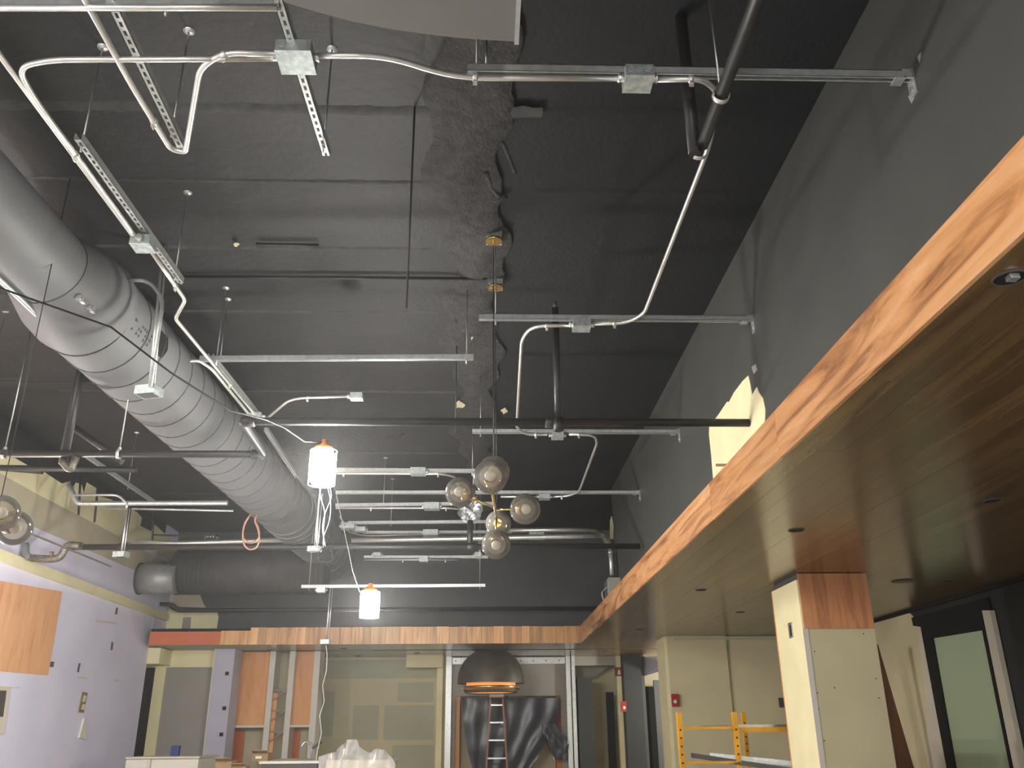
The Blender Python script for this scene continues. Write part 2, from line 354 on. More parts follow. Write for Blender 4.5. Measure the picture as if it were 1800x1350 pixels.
# holes for recessed lights
HOLES = [(1775,488,.055,'cut hole with a bare silver wire box, nearest the fascia at the right edge'),
 (1400,932,.06,'dark round light hole in the soffit above left of the plywood topped column'),
 (1745,880,.06,'dark round light hole in the soffit, high at the right above the frosted glass door'),
 (1668,1021,.055,'small dark light hole in the soffit between the reddish hole and the frosted door'),
 (1232,1037,.06,'dark light hole in the soffit halfway between fascia and the plywood topped column'),
 (1301,1076,.055,'small light hole in the soffit just before the cream wall behind the column'),
 (1124,1106,.06,'small dark light hole in the soffit before the black posts'),
 (1094,1125,.06,'dark light hole in the soffit just right of the walnut corner'),
 (1064,1145,.06,'dark light hole in the soffit above the glazed opening'),
 (733,1148,.06,'light hole in back soffit above the cream beam stub'),
 (630,1153,.06,'light hole in back soffit between hanging white wire and cream beam stub'),
 (604,1140,.06,'light hole in back soffit just right of the hanging white wire'),
 (514,1155,.06,'light hole in back soffit above the right cupboard'),
 (475,1142,.06,'light hole in back soffit nearest the fascia above the shelving unit')]
for px, py, r, lab in HOLES:
    c = az(px, py, ZS)
    o = thing('recessed_light_hole', lab, 'light hole', c, 'light holes in the soffit')
    MB().lathe(c, (0,0,-1), [(r-.008,-.001),(r-.008,.001),(r-.006,.0025)], 20).lathe(c,(0,0,-1),[(0,.0015),(r-.006,.0016)],20,False).build('hole', M['blackflat'], o)
    MB().lathe(c, (0,0,-1), [(r-.006,.0),(r-.006,.004),(r,.004),(r+.002,.0)], 20).build('rim', M['darkgap'], o)
    if px == 1775:
        MB().box(c+Vector((-.02,-.035,-.02)), c+Vector((.012,-.005,-.002))).build('metal_clip', M['alu'], o)
c = az(1590,1021,ZS); o = tag(MB().lathe(c,(0,0,-1),[(0,.004),(.125,.004),(.13,.0)],28).build('speaker_hole', M['brownboard']), 'large reddish brown round cut out in the soffit right of the plywood topped column', 'ceiling hole')
# access hatch lines in back soffit
hp = [(537,1159),(562,1166),(625,1168),(645,1172)]
hh = MB().tube([az(x,y,ZS-.002) for x,y in hp], .012, 4).build('hatch_gap', M['blackflat'], so)

# ------------------------------------------------------------------ lower back wall and what is built into it
def bx(px, y=YB): return ay(px,1250,y).x
wb = struct(MB().box((XL-4,YB,0),(bx(785),YB+.12,ZS+.02)).build('wall_back', M['beige']))
MB().box((bx(785),YB+.02,2.28),(bx(1012),YB+.12,ZS+.02)).build('wall_panel', M['grey'], wb)
MB().box((bx(785),YB+.02,0),(bx(800),YB+.12,2.28)).build('wall_panel', M['grey'], wb)
MB().box((bx(986),YB+.02,0),(bx(1012),YB+.12,2.28)).build('wall_panel', M['grey'], wb)
for r4 in ((560,1215,584,1295),(622,1240,664,1300),(700,1200,762,1234),(690,1310,762,1350),(676,1240,762,1300),(556,1160,770,1192)):
    a, b = ay(r4[0],r4[1],YB), ay(r4[2],r4[3],YB)
    MB().box((a.x,YB-.003,max(b.z,.0)),(b.x,YB,min(a.z,ZS))).build('taped_patch', M['patch'], wb)
MB().box((bx(768),YB-.25,0),(bx(778),YB,ZS)).build('cream_post', M['cream'], wb)
a = az(712,1172,ZS)
MB().box((bx(715),YB-.5,2.78),(bx(778),YB-.25,ZS)).build('cream_beam', M['cream'], wb)
MB().prism([az(690,1156,ZS-.005),az(708,1156,ZS-.005),az(722,1170,ZS-.005)+Vector((0,0,-.0)),az(722,1175,ZS-.2)], (0,.03,0)).build('cream_beam', M['cream'], wb)
# door opening with plywood, studs, track
MB().box((bx(795),YB+.5,0),(bx(990),YB+.52,2.6)).build('plywood_sheet', M['beigeband'], wb)
MB().box((bx(800),YB+.12,0),(bx(808),YB+.5,2.28)).build('jamb_board', M['osb'], wb)
MB().box((bx(978),YB+.12,0),(bx(986),YB+.5,2.28)).build('jamb_board', M['redboard'], wb)
MB().box((bx(892),YB+.44,0),(bx(893.5),YB+.5,2.3)).build('sheet_joint', M['blackflat'], wb)
def stud(px0, px1, label, y=YB-.0, zt=ZS):
    a, b = bx(px0), bx(px1)
    o = thing('steel_stud', label, 'metal stud', ((a+b)/2, y-.05, 0), 'steel studs around the sheeted doorway')
    m = MB().box((a,y-.1,0),(b,y-.095,zt)); m.box((a,y-.095,0),(a+.004,y-.004,zt)); m.box((b-.004,y-.095,0),(b,y-.004,zt)); m.build('web', M['galv'], o)
    MB().box((a,y-.012,0),(a+.03,y-.006,zt)).box((b-.03,y-.012,0),(b,y-.006,zt)).build('flange', M['galv'], o)
stud(783,793,'left upright steel stud of the doorway sheeted in black plastic')
stud(996,1004,'right upright steel stud of the doorway sheeted in black plastic')
tr = MB().box((bx(794),YB-.09,2.86),(bx(995),YB-.085,ZS-.02)); tr.box((bx(794),YB-.085,2.86),(bx(995),YB-.004,2.865)); tr = tr.build('header_track', M['galv']); tag(tr, 'horizontal steel track over the doorway between the two studs', 'metal track')
for k in range(9): c = Vector((bx(800)+k*.25, YB-.092, 2.92)); MB().lathe(c,(0,-1,0),[(0,.002),(.012,.002),(.013,0)],10).build('screw_hole', M['blackflat'], tr)
MB().box((bx(1006),YB-.12,0),(bx(1012),YB+.1,ZS)).build('bright_jamb', M['galv'], wb)

# black plastic sheeting
out = [(812,1227),(984,1227),(980,1262),(985,1285),(1000,1310),(994,1330),(975,1335),(962,1300),(955,1288),(945,1318),(930,1352),(828,1352),(820,1310),(815,1270)]
def sheet(poly, nx, ny, y0, amp, name, m, label, cat):
    # curtain filled row by row between its left and right outlines
    L_ = [(812,1227),(815,1270),(820,1310),(830,1356)]; 
    g = MB()
    def edge(pts, y):
        for (xa, ya), (xb, yb) in zip(pts, pts[1:]):
            if ya <= y <= yb: return xa+(xb-xa)*(y-ya)/(yb-ya)
        return pts[-1][0]
    def fn(u, v):
        y = poly[0][0][1] + v*(poly[0][-1][1]-poly[0][0][1]); x = edge(poly[0],y)+(edge(poly[1],y)-edge(poly[0],y))*u
        p = ay(x, y, y0); p.y += amp*(math.sin(u*31+v*4)+.7*math.sin(u*17-v*7)+.5*math.sin(u*9+v*15))
        return p
    g.grid(nx, ny, fn); return g
pb = thing('black_plastic_sheet', 'shiny black plastic sheeting taped across the doorway behind the ladder', 'sheeting', (ay(890,1300,YB-.16).x, YB-.16, .5))
sheet([[(812,1227),(815,1270),(820,1310),(832,1360)], [(984,1227),(981,1262),(968,1290),(930,1360)]], 60, 20, YB-.16, .009, '', None, '', '').build('sheet', M['blackpoly'], pb)
sheet([[(952,1272),(955,1290),(966,1318),(974,1336)], [(979,1272),(985,1285),(1001,1306),(996,1330)]], 14, 12, YB-.20, .010, '', None, '', '').build('loose_flap', M['blackpoly'], pb)

# ladder
la = thing('step_ladder', 'tall stepladder standing in front of the black plastic sheeting', 'ladder', (ay(872,1300,17.1).x, 17.1, 0))
cx = ay(872,1250,17.1).x; zt = ay(870,1222,17.1).z; xs = ay(861,1348,17.1).x; 
def lx(s, z): return cx + .01 + s*(.11 + (zt-z)*.062)
for s in (-1, 1):
    MB().beam((lx(s,0),16.85,0),(lx(s,zt),17.15,zt), .028, .07, (0,1,0)).build('rail', M['fibre'], la)
    MB().beam((lx(s,0),17.5,0),(lx(s,zt),17.2,zt), .02, .03, (0,1,0)).build('rear_rail', M['fibre'], la)
z = .3
while z < zt-.1:
    MB().box((lx(-1,z),16.85+.3*z/zt-.03,z-.012),(lx(1,z),16.85+.3*z/zt+.05,z+.012)).build('step', M['alu'], la); z += .3
MB().box((lx(-1,zt)-.02,17.08,zt-.03),(lx(1,zt)+.02,17.26,zt+.03)).build('top_cap', M['white'], la)

# dome pendant under the back soffit
dc = ay(863,1185,16.5); dx = dc.x; zb = ay(863,1202,16.5).z; rd = .60
dm = thing('dome_pendant', 'wide dark bronze dome pendant lamp with gold inside under the back soffit', 'pendant lamp', (dx,16.5,zb))
MB().lathe((dx,16.5,zb),(0,0,1),[(rd,0)]+[(rd*math.cos(a),.06+.56*math.sin(a)) for a in [k*math.pi/2/12 for k in range(12)]]+[(.02,.62)],48).lathe((dx,16.5,zb),(0,0,1),[(rd-.012,0.0)]+[((rd-.012)*math.cos(a),.05+.54*math.sin(a)) for a in [k*math.pi/2/8 for k in range(8)]]+[(.02,.59)],48).build('shade', M['bronze'], dm)
MB().lathe((dx,16.5,zb),(0,0,1),[(.50,-.045),(.535,-.05),(.52,-.095),(.49,-.10),(.49,-.045)],48).build('upper_ring', M['brass'], dm, 'gold ring')
MB().lathe((dx,16.5,zb),(0,0,1),[(.44,-.10),(.49,-.105),(.47,-.155),(.44,-.16),(.44,-.10)],48).build('lower_ring', M['bronze'], dm)
MB().lathe((dx,16.5,zb),(0,0,1),[(.0,.10),(.44,.10),(.44,-.145),(.0,-.15)],48).build('glowing_diffuser', M['goldglow'], dm, 'glowing orange gold underside')
MB().lathe((dx,16.5,zb),(0,0,1),[(.03,.60),(.03,ZS-zb-.03),(.07,ZS-zb-.03),(.07,ZS-zb)],16).build('stem', M['bronze'], dm)

# right of the doorway: glazed opening, posts, recess with pale ceiling
MB().box((bx(1012),YB+.9,0),(bx(1300),YB+1.0,ZS)).build('far_room_wall', M['beige'], wb)
MB().box((bx(1012),YB+.02,2.83),(bx(1088),YB+.10,ZS)).build('glazed_header', M['grey'], wb)
MB().prism([ay(1012,1165,YB+.6),ay(1088,1148,YB+.6),ay(1088,1160,YB+.6),ay(1045,1190,YB+.6),ay(1012,1200,YB+.6)],(0,.02,0)).build('grey_soffit_board', M['grey'], wb)
MB().box((bx(1016),YB-.08,0),(bx(1042),YB+.25,ay(1030,1192,YB).z)).build('charcoal_post', M['blackpaint2'], wb)
MB().box((XL-4,YB+.1,ZS),(XD+1,YB+1.3,ZS+.1)).build('far_room_ceiling', M['grey'], wb)
MB().box((bx(1070,YB),YB+.3,0),(bx(1084,YB),YB+.32,2.35)).build('door_edge', M['blackflat'], wb)
MB().box((bx(1086),YB-.1,0),(bx(1094),YB+.1,ZS)).build('cream_jamb', M['cream'], wb)
MB().box((bx(1095),YB-.35,0),(bx(1126),YB+.05,ZS)).build('charcoal_post', M['blackpaint2'], wb)
MB().box((bx(1126),YB-.1,0),(bx(1135),YB+.3,ZS)).build('charcoal_return', M['wallblack'], wb)
rc = MB().box((bx(1134),YB+.35,0),(bx(1210),YB+.4,2.45)).build('dark_recess', M['blackflat'], wb)
MB().prism([ay(1126,1153,YB-.0),ay(1168,1163,16.6),ay(1172,1173,16.6),ay(1172,1176,16.6),ay(1128,1190,YB)],(0,.02,0)).build('pale_ceiling_piece', M['lilac'], wb)
MB().box((bx(1152),YB-.02,0),(bx(1163),YB+.05,2.55)).build('steel_jamb', M['darkgap'], wb)
es = MB().box((ay(1082,1185,YB-.2).x,YB-.2,ay(1082,1188,YB-.2).z),(ay(1094,1185,YB-.2).x,YB-.13,ay(1082,1173,YB-.2).z)).build('fire_sign', M['darkred']); tag(es, 'small dark red sign with pale flame mark on the cream jamb', 'sign')
c = ay(1088,1181,YB-.203); MB().prism([c+Vector((-.03,0,-.05)),c+Vector((.03,0,-.05)),c+Vector((.028,0,.0)),c+Vector((.0,0,.06)),c+Vector((-.022,0,.01))],(0,.003,0)).build('flame_mark', M['mud'], es)
def strobe(px, py, y, lab):
    c = ay(px,py,y); o = thing('fire_alarm', lab, 'alarm', c, 'red fire alarms')
    MB().box(c+Vector((-.05,-.05,-.09)),c+Vector((.05,0,.09))).build('body', M['red'], o)
    MB().lathe(c+Vector((0,-.05,-.02)),(0,-1,0),[(0,.02),(.02,.018),(.03,.0)],12).build('strobe_lens', M['white'], o)
strobe(1096,1242,YB-.36,'red fire alarm at the charcoal post left of the dark recess')

# cream block wall behind the column, lower right wall
CB = 14.0
cb = struct(MB().box((ay(1172,1200,CB).x,CB,0),(ay(1275,1115,CB).x,CB+.62,ZS)).build('wall_middle', M['beige']))
MB().box((ay(1275,1115,CB).x,CB+.06,0),(XD,CB+.2,ZS)).build('set_back_board', M['beige'], cb)
MB().box((ay(1172,1200,CB).x-.004,CB-.004,0),(ay(1172,1200,CB).x+.05,CB+.6,ZS-.02)).build('corner_bead', M['cream'], cb)
MB().box((ay(1190,1200,CB).x,CB-.004,ZS-.06),(XD,CB,ZS-.012)).build('tape_band', M['patch'], cb)
co = ay(1374,1235,CB+.05); o = MB().box(co+Vector((-.045,-.01,-.07)),co+Vector((.045,.0,.07))).build('switch_box', M['darkgap']); tag(o,'dark switch box opening in the cream wall just left of the column','switch box')
strobe(1186,1231,CB-.02,'red fire alarm on the cream corner above the yellow scaffold')
wd = struct(MB().box((XD,-1,0),(XD+.15,CB+.1,ZS)).build('wall_lower_right', M['blackpaint2']))
def onR(pts, d): return [ax(x,y,XD-d) for x,y in pts]
MB().prism(onR(((1530,1085),(1600,1078),(1618,1100),(1640,1250),(1662,1352),(1700,1700),(1530,1700)), .01),(.01,0,0)).build('cream_board', M['beige'], wd)
MB().prism(onR(((1612,1100),(1622,1102),(1664,1352),(1700,1600),(1640,1600),(1628,1240)), .014),(.01,0,0)).build('tape_band', M['mud'], wd)
dr = struct(MB().prism(onR(((1602,1086),(1735,1050),(1745,1090),(1790,1352),(1830,1600),(1700,1600),(1664,1352),(1618,1102),(1605,1100)), .03),(.03,0,0)).build('door_1', M['blackflat']))
MB().prism(onR(((1638,1112),(1724,1098),(1775,1352),(1815,1560),(1715,1560),(1680,1352)), .036),(.008,0,0)).build('frosted_pane', M['frost'], dr, 'frosted green tinted glass')
MB().prism(onR(((1638,1112),(1724,1098),(1726,1108),(1640,1122)), .045),(.012,0,0)).build('top_rail', M['blackflat'], dr)
for q4, nm in ((((1626,1110),(1638,1112),(1680,1352),(1715,1560),(1700,1560),(1666,1352)),'left_stile'), (((1724,1098),(1730,1097),(1780,1352),(1825,1560),(1815,1560),(1775,1352)),'right_stile')):
    MB().prism(onR(q4, .05),(.02,0,0)).build(nm, M['blackflat'], dr)
struct(MB().prism(onR(((1726,1073),(1740,1073),(1798,1352),(1840,1560),(1826,1560),(1782,1352)), .06),(.05,0,0)).build('trim_2', M['mud']))
struct(MB().box((XD-.05,2,ZS-.035),(XD,CB,ZS-.002)).build('trim_3', M['blackflat']))
lb = MB(); b, a = ay(1543,1135,11.0), ay(1606,1352,11.0); d = a-b; a = b + d*(b.z/(b.z-a.z)); o_ = Vector((-.10,0,0)); lb.beam(a+o_, b+o_, .20, .03, (0,-1,0)); tag(lb.build('leaning_board', M['brownboard']), 'dark brown board leaning in the gap right of the column', 'board')

# column
X0, X1, Y0, Y1 = 2.99, 3.655, 8.27, 9.05
cl = struct(MB().box((X0,Y0,0),(X1,Y1,ZS-.06)).build('column', M['beige']))
zp = ay(1470,1105,Y0).z
MB().box((X0+.002,Y0-.014,zp),(X1-.002,Y0,ZS-.005)).build('plywood_band', M['ply'], cl, 'reddish plywood band at the top')
MB().box((X0-.012,Y0-.0,0),(X0,Y1-.03,ZS-.06)).build('side_board', M['cream'], cl, 'bright cream side board')
MB().box((X0-.012,Y1-.03,0),(X0+.002,Y1+.0,ZS-.06)).build('plywood_edge', M['ply'], cl)
MB().box((X0-.014,Y0-.006,0),(X0+.035,Y0,zp)).build('corner_bead', M['white'], cl)
MB().box((X0+.02,Y0+.03,ZS-.06),(X1-.02,Y1-.03,ZS+.01)).build('steel_top', M['darkgap'], cl)
for px, py in ((1518,1114),(1432,1145),(1437,1218),(1439,1246),(1467,1209),(1449,1302),(1540,1193),(1545,1227)):
    c = ay(px,py,Y0-.002); c.x = min(c.x, X1-.02); MB().lathe(c,(0,-1,0),[(0,.001),(.006,.001),(.007,-.001)],8).build('screw', M['darkgap'], cl)
sb = ax(1391,1108,X0-.012)
o = thing('switch_box', 'steel switch box set in the bright side of the column near its top', 'switch box', sb)
MB().box(sb+Vector((-.012,-.05,-.07)),sb+Vector((.0,.05,.07))).build('frame', M['alu'], o)
MB().box(sb+Vector((-.014,-.032,-.055)),sb+Vector((-.011,.0,.045))).build('opening', M['blackflat'], o)

# ------------------------------------------------------------------ left back: doorway, grey wall, cupboards
def Pb(px, py, y): return ay(px, py, y)
YD = 16.0
struct(MB().box((Pb(236,1250,YD+.9).x-.6,YD+.9,0),(Pb(285,1250,YD+.9).x+.3,YD+1.0,ZS)).build('wall_far_left', M['brown']))
a = Pb(258,1150,YD); 
gw = struct(MB().box((Pb(276,1250,YD).x,YD,0),(Pb(378,1250,YD).x,YD+.12,ZS-.02)).build('wall_left_return', M['grey']))
MB().box((Pb(266,1250,YD).x-.02,YD-.03,0),(Pb(283,1250,YD).x,YD+.12,2.72)).build('cream_jamb', M['cream'], gw)
MB().box((Pb(250,1170,YD).x-.2,YD-.02,2.72),(Pb(388,1170,YD).x,YD,ZS-.0)).build('cream_header', M['cream'], gw)
MB().box((Pb(258,1170,YD).x-.2,YD-.6,2.74),(Pb(300,1170,YD).x,YD-.0,ZS-.004)).build('lit_header', M['cream'], gw)
MB().box((Pb(366,1250,15.7).x,15.7,0),(Pb(402,1250,15.7).x,16.2,ZS-.003)).build('lilac_pilaster', M['lilac'], gw)
MB().box((Pb(366,1250,15.7).x-.01,15.69,0),(Pb(366,1250,15.7).x+.015,15.7,ZS-.003)).build('corner_bead', M['mud'], gw)
for px, py in ((399,1184),(394,1245),(389,1291)):
    c = Pb(px,py,15.69); MB().box(c+Vector((-.03,-.004,-.03)),c+Vector((.03,.0,.03))).build('box_cutout', M['blackflat'], gw)
su = thing('shelving_unit', 'tall built in shelving unit with orange plywood backs and pale dividers', 'shelving', (Pb(480,1250,16.2).x,16.2,0))
YS = 16.2
def sx(px): return Pb(px,1250,YS).x
for a, b in ((398,407),(467,477),(502,512),(546,557)): MB().box((sx(a),YS-.03,0),(sx(b),YS+.4,ZS-.004)).build('divider', M['white'] if a!=398 else M['lilac'], su)
MB().box((sx(407),YS+.10,Pb(440,1276,YS).z),(sx(467),YS+.12,ZS-.004)).build('plywood_back', M['osb'], su, 'orange plywood')
MB().box((sx(512),YS+.10,Pb(530,1276,YS).z),(sx(546),YS+.12,ZS-.004)).build('plywood_back', M['osb'], su, 'orange plywood')
MB().box((sx(407),YS,Pb(440,1279,YS).z),(sx(467),YS+.4,Pb(440,1275,YS).z)).build('shelf', M['white'], su)
MB().box((sx(512),YS,Pb(440,1279,YS).z),(sx(546),YS+.4,Pb(440,1275,YS).z)).build('shelf', M['white'], su)
MB().box((sx(407),YS+.36,0),(sx(425),YS+.38,Pb(440,1284,YS).z)).build('plywood_strip', M['redboard'], su)
MB().box((sx(512),YS+.36,0),(sx(523),YS+.38,Pb(440,1284,YS).z)).build('plywood_strip', M['redboard'], su)
MB().box((sx(405),YS+.4,0),(sx(557),YS+.44,ZS-.004)).build('back_board', M['beigeband'], su)
for py in (1213,1249,1286):
    zz = Pb(490,py,YS).z
    o = thing('shelf_bracket', {1213:'uppermost dark shelf bracket in the open bay of the shelving unit',1249:'middle dark shelf bracket in the open bay of the shelving unit',1286:'lowest dark shelf bracket in the open bay of the shelving unit'}[py], 'bracket', (sx(490),YS+.02,zz), 'brackets in the open bay')
    MB().box((sx(478),YS+.0,zz-.008),(sx(502),YS+.03,zz+.012)).build('arm', M['rust'], o)
    MB().beam((sx(478),YS+.015,zz-.16),(sx(500),YS+.015,zz-.01),.02,.02).build('brace', M['rust'], o)
MB().box((sx(477),YS+.05,0),(sx(484),YS+.07,2.3)).build('cleat', M['osb'], su)
hw = struct(MB().box((Pb(222,1335,13.5).x,13.5,0),(Pb(349,1335,13.5).x,14.4,Pb(300,1333,13.5).z)).build('half_wall', M['white']))
MB().box((Pb(220,1335,13.45).x,13.45,Pb(300,1333,13.5).z),(Pb(350,1335,13.45).x,14.45,Pb(300,1330,13.5).z)).build('cap_board', M['mud'], hw)
MB().box((Pb(262,1332,13.44).x,13.44,Pb(300,1350,13.4).z-.5),(Pb(265,1332,13.44).x,13.5,Pb(300,1334,13.4).z)).build('board_joint', M['mud'], hw)
MB().box((XL-3,15.42,ZS+.01),(XL+.2,YB+.2,ZS+.1)).build('return_ceiling', M['grey'], gw)
hz = Pb(300,1330,13.5).z
bl = thing('blue_container', 'small blue plastic container standing on the white half wall', 'container', (Pb(308,1325,14).x,14.0,hz))
c = Vector((Pb(308,1325,14).x,14.0,hz)); MB().box(c+Vector((-.055,-.05,0)),c+Vector((.055,.05,.125))).build('body', M['blue'], bl); MB().box(c+Vector((-.045,-.04,.125)),c+Vector((.058,.05,.14))).build('lid', M['blue'], bl)
# cluttered table and wrapped machine
YT = 12.5
zt_ = Pb(500,1338,YT).z
tb = thing('work_table', 'white topped work table standing before the shelving unit', 'table', (Pb(500,1340,YT).x,YT,0))
ta, tb2 = Pb(455,1340,YT).x, Pb(560,1340,YT).x
MB().box((ta,YT,zt_-.03),(tb2,YT+1.5,zt_)).build('tabletop', M['white'], tb)
MB().box((ta+.02,YT+.02,zt_-.09),(tb2-.02,YT+1.48,zt_-.03)).build('apron', M['darkgap'], tb)
for xx in (ta+.05,tb2-.05):
    for y2 in (YT+.05,YT+1.45): MB().box((xx-.025,y2-.025,0),(xx+.025,y2+.025,zt_-.09)).build('leg', M['alu'], tb)
def carton(px, py, y, w_, h_, base, lab, grp='cartons'):
    c = Pb(px,py,y); c.z = base
    o = thing('cardboard_box', lab, 'box', c, grp)
    MB().box(c+Vector((-w_/2,-.12,0)),c+Vector((w_/2,.12,h_))).build('body', M['card'], o)
    MB().obox(c+Vector((0,-.16,h_+.01)),(w_/2,0,0),(0,.05,-.02),(0,0,.003)).build('flap', M['card'], o)
    MB().box(c+Vector((-w_*.3,-.124,.03)),c+Vector((w_*.1,-.12,h_*.6))).build('paper_label', M['white'], o)
def base_box(px0, px1, y, ztop, lab):
    o = thing('storage_crate', lab, 'crate', ((Pb(px0,1340,y).x+Pb(px1,1340,y).x)/2, y, 0))
    MB().box((Pb(px0,1340,y).x,y-.2,0),(Pb(px1,1340,y).x,y+.25,ztop)).build('body', M['darkgap'], o)
    MB().box((Pb(px0,1340,y).x-.01,y-.21,ztop-.04),(Pb(px1,1340,y).x+.01,y+.26,ztop)).build('rim', M['grey'], o)
base_box(380,452,12.2,1.05,'dark crate under the cardboard boxes left of the work table')
carton(398,1340,12.2,.20,.27,1.05,'cardboard box with white label at the left end of the clutter below the shelving')
carton(425,1340,12.1,.17,.21,1.05,'middle cardboard box with white label between the two taller boxes')
carton(461,1330,12.75,.2,Pb(461,1323,12.75).z-zt_,zt_,'tallest cardboard box on the left end of the white work table')
MB().tube([Vector((ta+.10,YT+.3,zt_+.19)),Vector((ta+.32,YT+.35,zt_+.24))],.05,12)
fc = thing('faucet', 'small chrome faucet standing on the right end of the white work table', 'faucet', (Pb(548,1325,YT+.3).x,YT+.3,zt_))
c = Vector(fc['_o']); MB().tube(fillet([c,c+Vector((0,0,.2)),c+Vector((-.1,-.05,.24)),c+Vector((-.14,-.07,.15))],.06),.016,10).build('spout', M['alu'], fc); MB().tube([c+Vector((.0,0,.15)),c+Vector((.12,.0,.23))],.02,8).build('handle', M['darkgap'], fc)
wm = thing('wrapped_machine', 'bulky pale machine wrapped in clear plastic sheeting at the bottom of the picture', 'machine', (Pb(625,1340,11.5).x,11.5,0))
ma, mb = Pb(568,1340,11.5).x, Pb(690,1340,11.5).x; mz = Pb(620,1328,11.5).z
MB().box((ma+.03,11.53,0),(mb-.03,12.2,mz-.05)).build('cabinet', M['mud'], wm)
top = [(560,1330),(575,1325),(585,1322),(592,1322),(600,1308),(612,1300),(625,1300),(634,1312),(645,1323),(660,1316),(675,1318),(688,1328),(694,1345)]
def drape(u, v):
    t = u*(len(top)-1); i = min(int(t), len(top)-2); f_ = t-i
    px = top[i][0]+(top[i+1][0]-top[i][0])*f_; py = top[i][1]+(top[i+1][1]-top[i][1])*f_
    p = Pb(px, py, 11.5); z = p.z*(1-v)**1 + 0.02*v if v > .0 else p.z
    return Vector((p.x + .012*math.sin(u*40+v*9), 11.5 - .014*math.sin(u*33+v*6) - .1*v + .012*math.sin(v*22+u*20), z))
def drapetop(u, v):
    p = drape(u, 0); b2 = max(0, 1-v*.9); return Vector((p.x, 11.5+.75*v, mz-.04+(p.z-mz+.04)*b2))
MB().grid(50, 14, drape).grid(50, 8, drapetop).build('plastic_wrap', M['plastic'], wm)

# ------------------------------------------------------------------ scaffold
sf = thing('rolling_scaffold', 'yellow rolling scaffold standing left of the cream column', 'scaffold', (ay(1250,1300,9.6).x,9.6,0))
def post(px, y, name='upright'):
    p = ay(px,1252,y); MB().box((p.x-.024,y-.024,0),(p.x+.024,y+.024,p.z)).build(name, M['yellow'], sf)
    z = .2
    m = MB()
    while z < p.z-.1: m.lathe((p.x,y-.024,z),(0,-1,0),[(0,.002),(.009,.002),(.010,0)],8); z += .075
    m.build('pin_holes', M['blackflat'], sf)['kind'] = 'stuff'
    return p
pa = post(1193,9.2); pb_ = post(1290,9.2); pc = post(1306,10.8); 
MB().box((pa.x,9.18,ay(1240,1282,9.2).z),(pb_.x,9.22,ay(1240,1277,9.2).z)).build('rail', M['yellow'], sf)
MB().box((pa.x,9.18,ay(1240,1342,9.2).z),(pb_.x,9.22,ay(1240,1338,9.2).z)).build('rail', M['yellow'], sf)
zr = ay(1340,1281,9.2).z
MB().box((pb_.x,9.25,zr-.03),(pb_.x+1.1,9.30,zr+.015)).build('side_rail', M['yellow'], sf)
zr2 = zr - .5
MB().box((pb_.x,9.25,zr2-.03),(pb_.x+1.1,9.30,zr2+.015)).build('side_rail', M['yellow'], sf)
for a in (pb_.x+1.1,): MB().box((a-.024,9.18,0),(a+.024,9.23,1.85)).build('upright', M['yellow'], sf)
q = ay(1250,1273,10); mp_ = MB().box((q.x,9.3,zr+.0),(q.x+1.5,10.5,zr+.04)); tag(mp_.build('scaffold_deck', M['alu']), 'grey metal deck plank lying on top of the yellow scaffold', 'plank')
for k, (p0, p1, w_, lab) in enumerate((((1215,1330),(1400,1358),.03,'thin dark steel bar, lowest of the metal lengths on the scaffold'), ((1248,1330),(1410,1346),.08,'wide grey steel channel lying on the lower scaffold rail'), ((1270,1332),(1420,1352),.05,'narrow pale steel channel behind the thin dark bar on the scaffold'))):
    a, b = ay(*p0,9.3+.12*k), ay(*p1,9.05+.12*k); tag(MB().beam(a,b,w_,.02).beam(a+Vector((0,0,.02)),b+Vector((0,0,.02)),.006,.03).build('steel_length', M['galv'] if k else M['darkgap']), lab, 'metal bar', 'steel lengths on the scaffold')

# ================================================================== SERVICES UNDER THE CEILING
UPV = Vector((0,0,1))
def strut(p, q, lab, slots=False, rods=(), w_=.041, h=.041, mt='galv', rodtop=ZC, grp=None):
    p, q = Vector(p), Vector(q); d = (q-p).normalized(); s = d.cross(UPV).normalized(); L_ = (q-p).length
    o = thing('strut_channel', lab, 'strut channel', p, grp or 'strut channels')
    m = MB()
    for k in (-1,1): m.obox((p+q)/2 + s*k*(w_/2-.0015), d*L_/2, s*.0015, UPV*h/2)
    if slots:
        zb_ = -UPV*(h/2-.0015)
        for k in (-1,1): m.obox((p+q)/2 + s*k*(w_/2-.007) + zb_, d*L_/2, s*.007, UPV*.0015)
        t = 0
        while t < L_: m.obox(p + d*(t+.011) + zb_, d*.011, s*(w_/2-.013), UPV*.0015); t += .0508
    else:
        m.obox((p+q)/2 + UPV*(h/2-.0015), d*L_/2, s*w_/2, UPV*.0015)
        for k in (-1,1): m.obox((p+q)/2 + s*k*(w_/2-.005) - UPV*(h/2-.0015), d*L_/2, s*.005, UPV*.0015)
    m.build('channel', M[mt], o)
    for t in rods:
        b = p + d*(t*L_); MB().tube([b-UPV*.06, Vector((b.x,b.y,rodtop))], .005, 8).build('hanger_rod', M['rod'], o)
        MB().lathe(b-UPV*.024,(0,0,-1),[(.011,0),(.011,.009),(.004,.009)],6,False).build('nut', M['rod'], o)
        if rodtop == ZC: MB().lathe(Vector((b.x,b.y,ZC)),(0,0,-1),[(.03,-.01),(.03,.004),(.006,.012)],16).build('ceiling_washer', M['galv'], o)
    return o
def clamp(c, d, parent, r=.0145):
    d = Vector(d).normalized(); s = d.cross(UPV)
    if s.length < .1: s = Vector((1,0,0))
    s.normalize(); u = s.cross(d)
    m = MB().tube([c-d*.012, c+d*.012], r+.004, 12); m.obox(c - u*(r+.014), d*.010, s*.003, u*.014); m.obox(c - u*(r+.012), d*.010, s*.010, u*.003)
    m.build('pipe_clamp', M['emt'], parent)
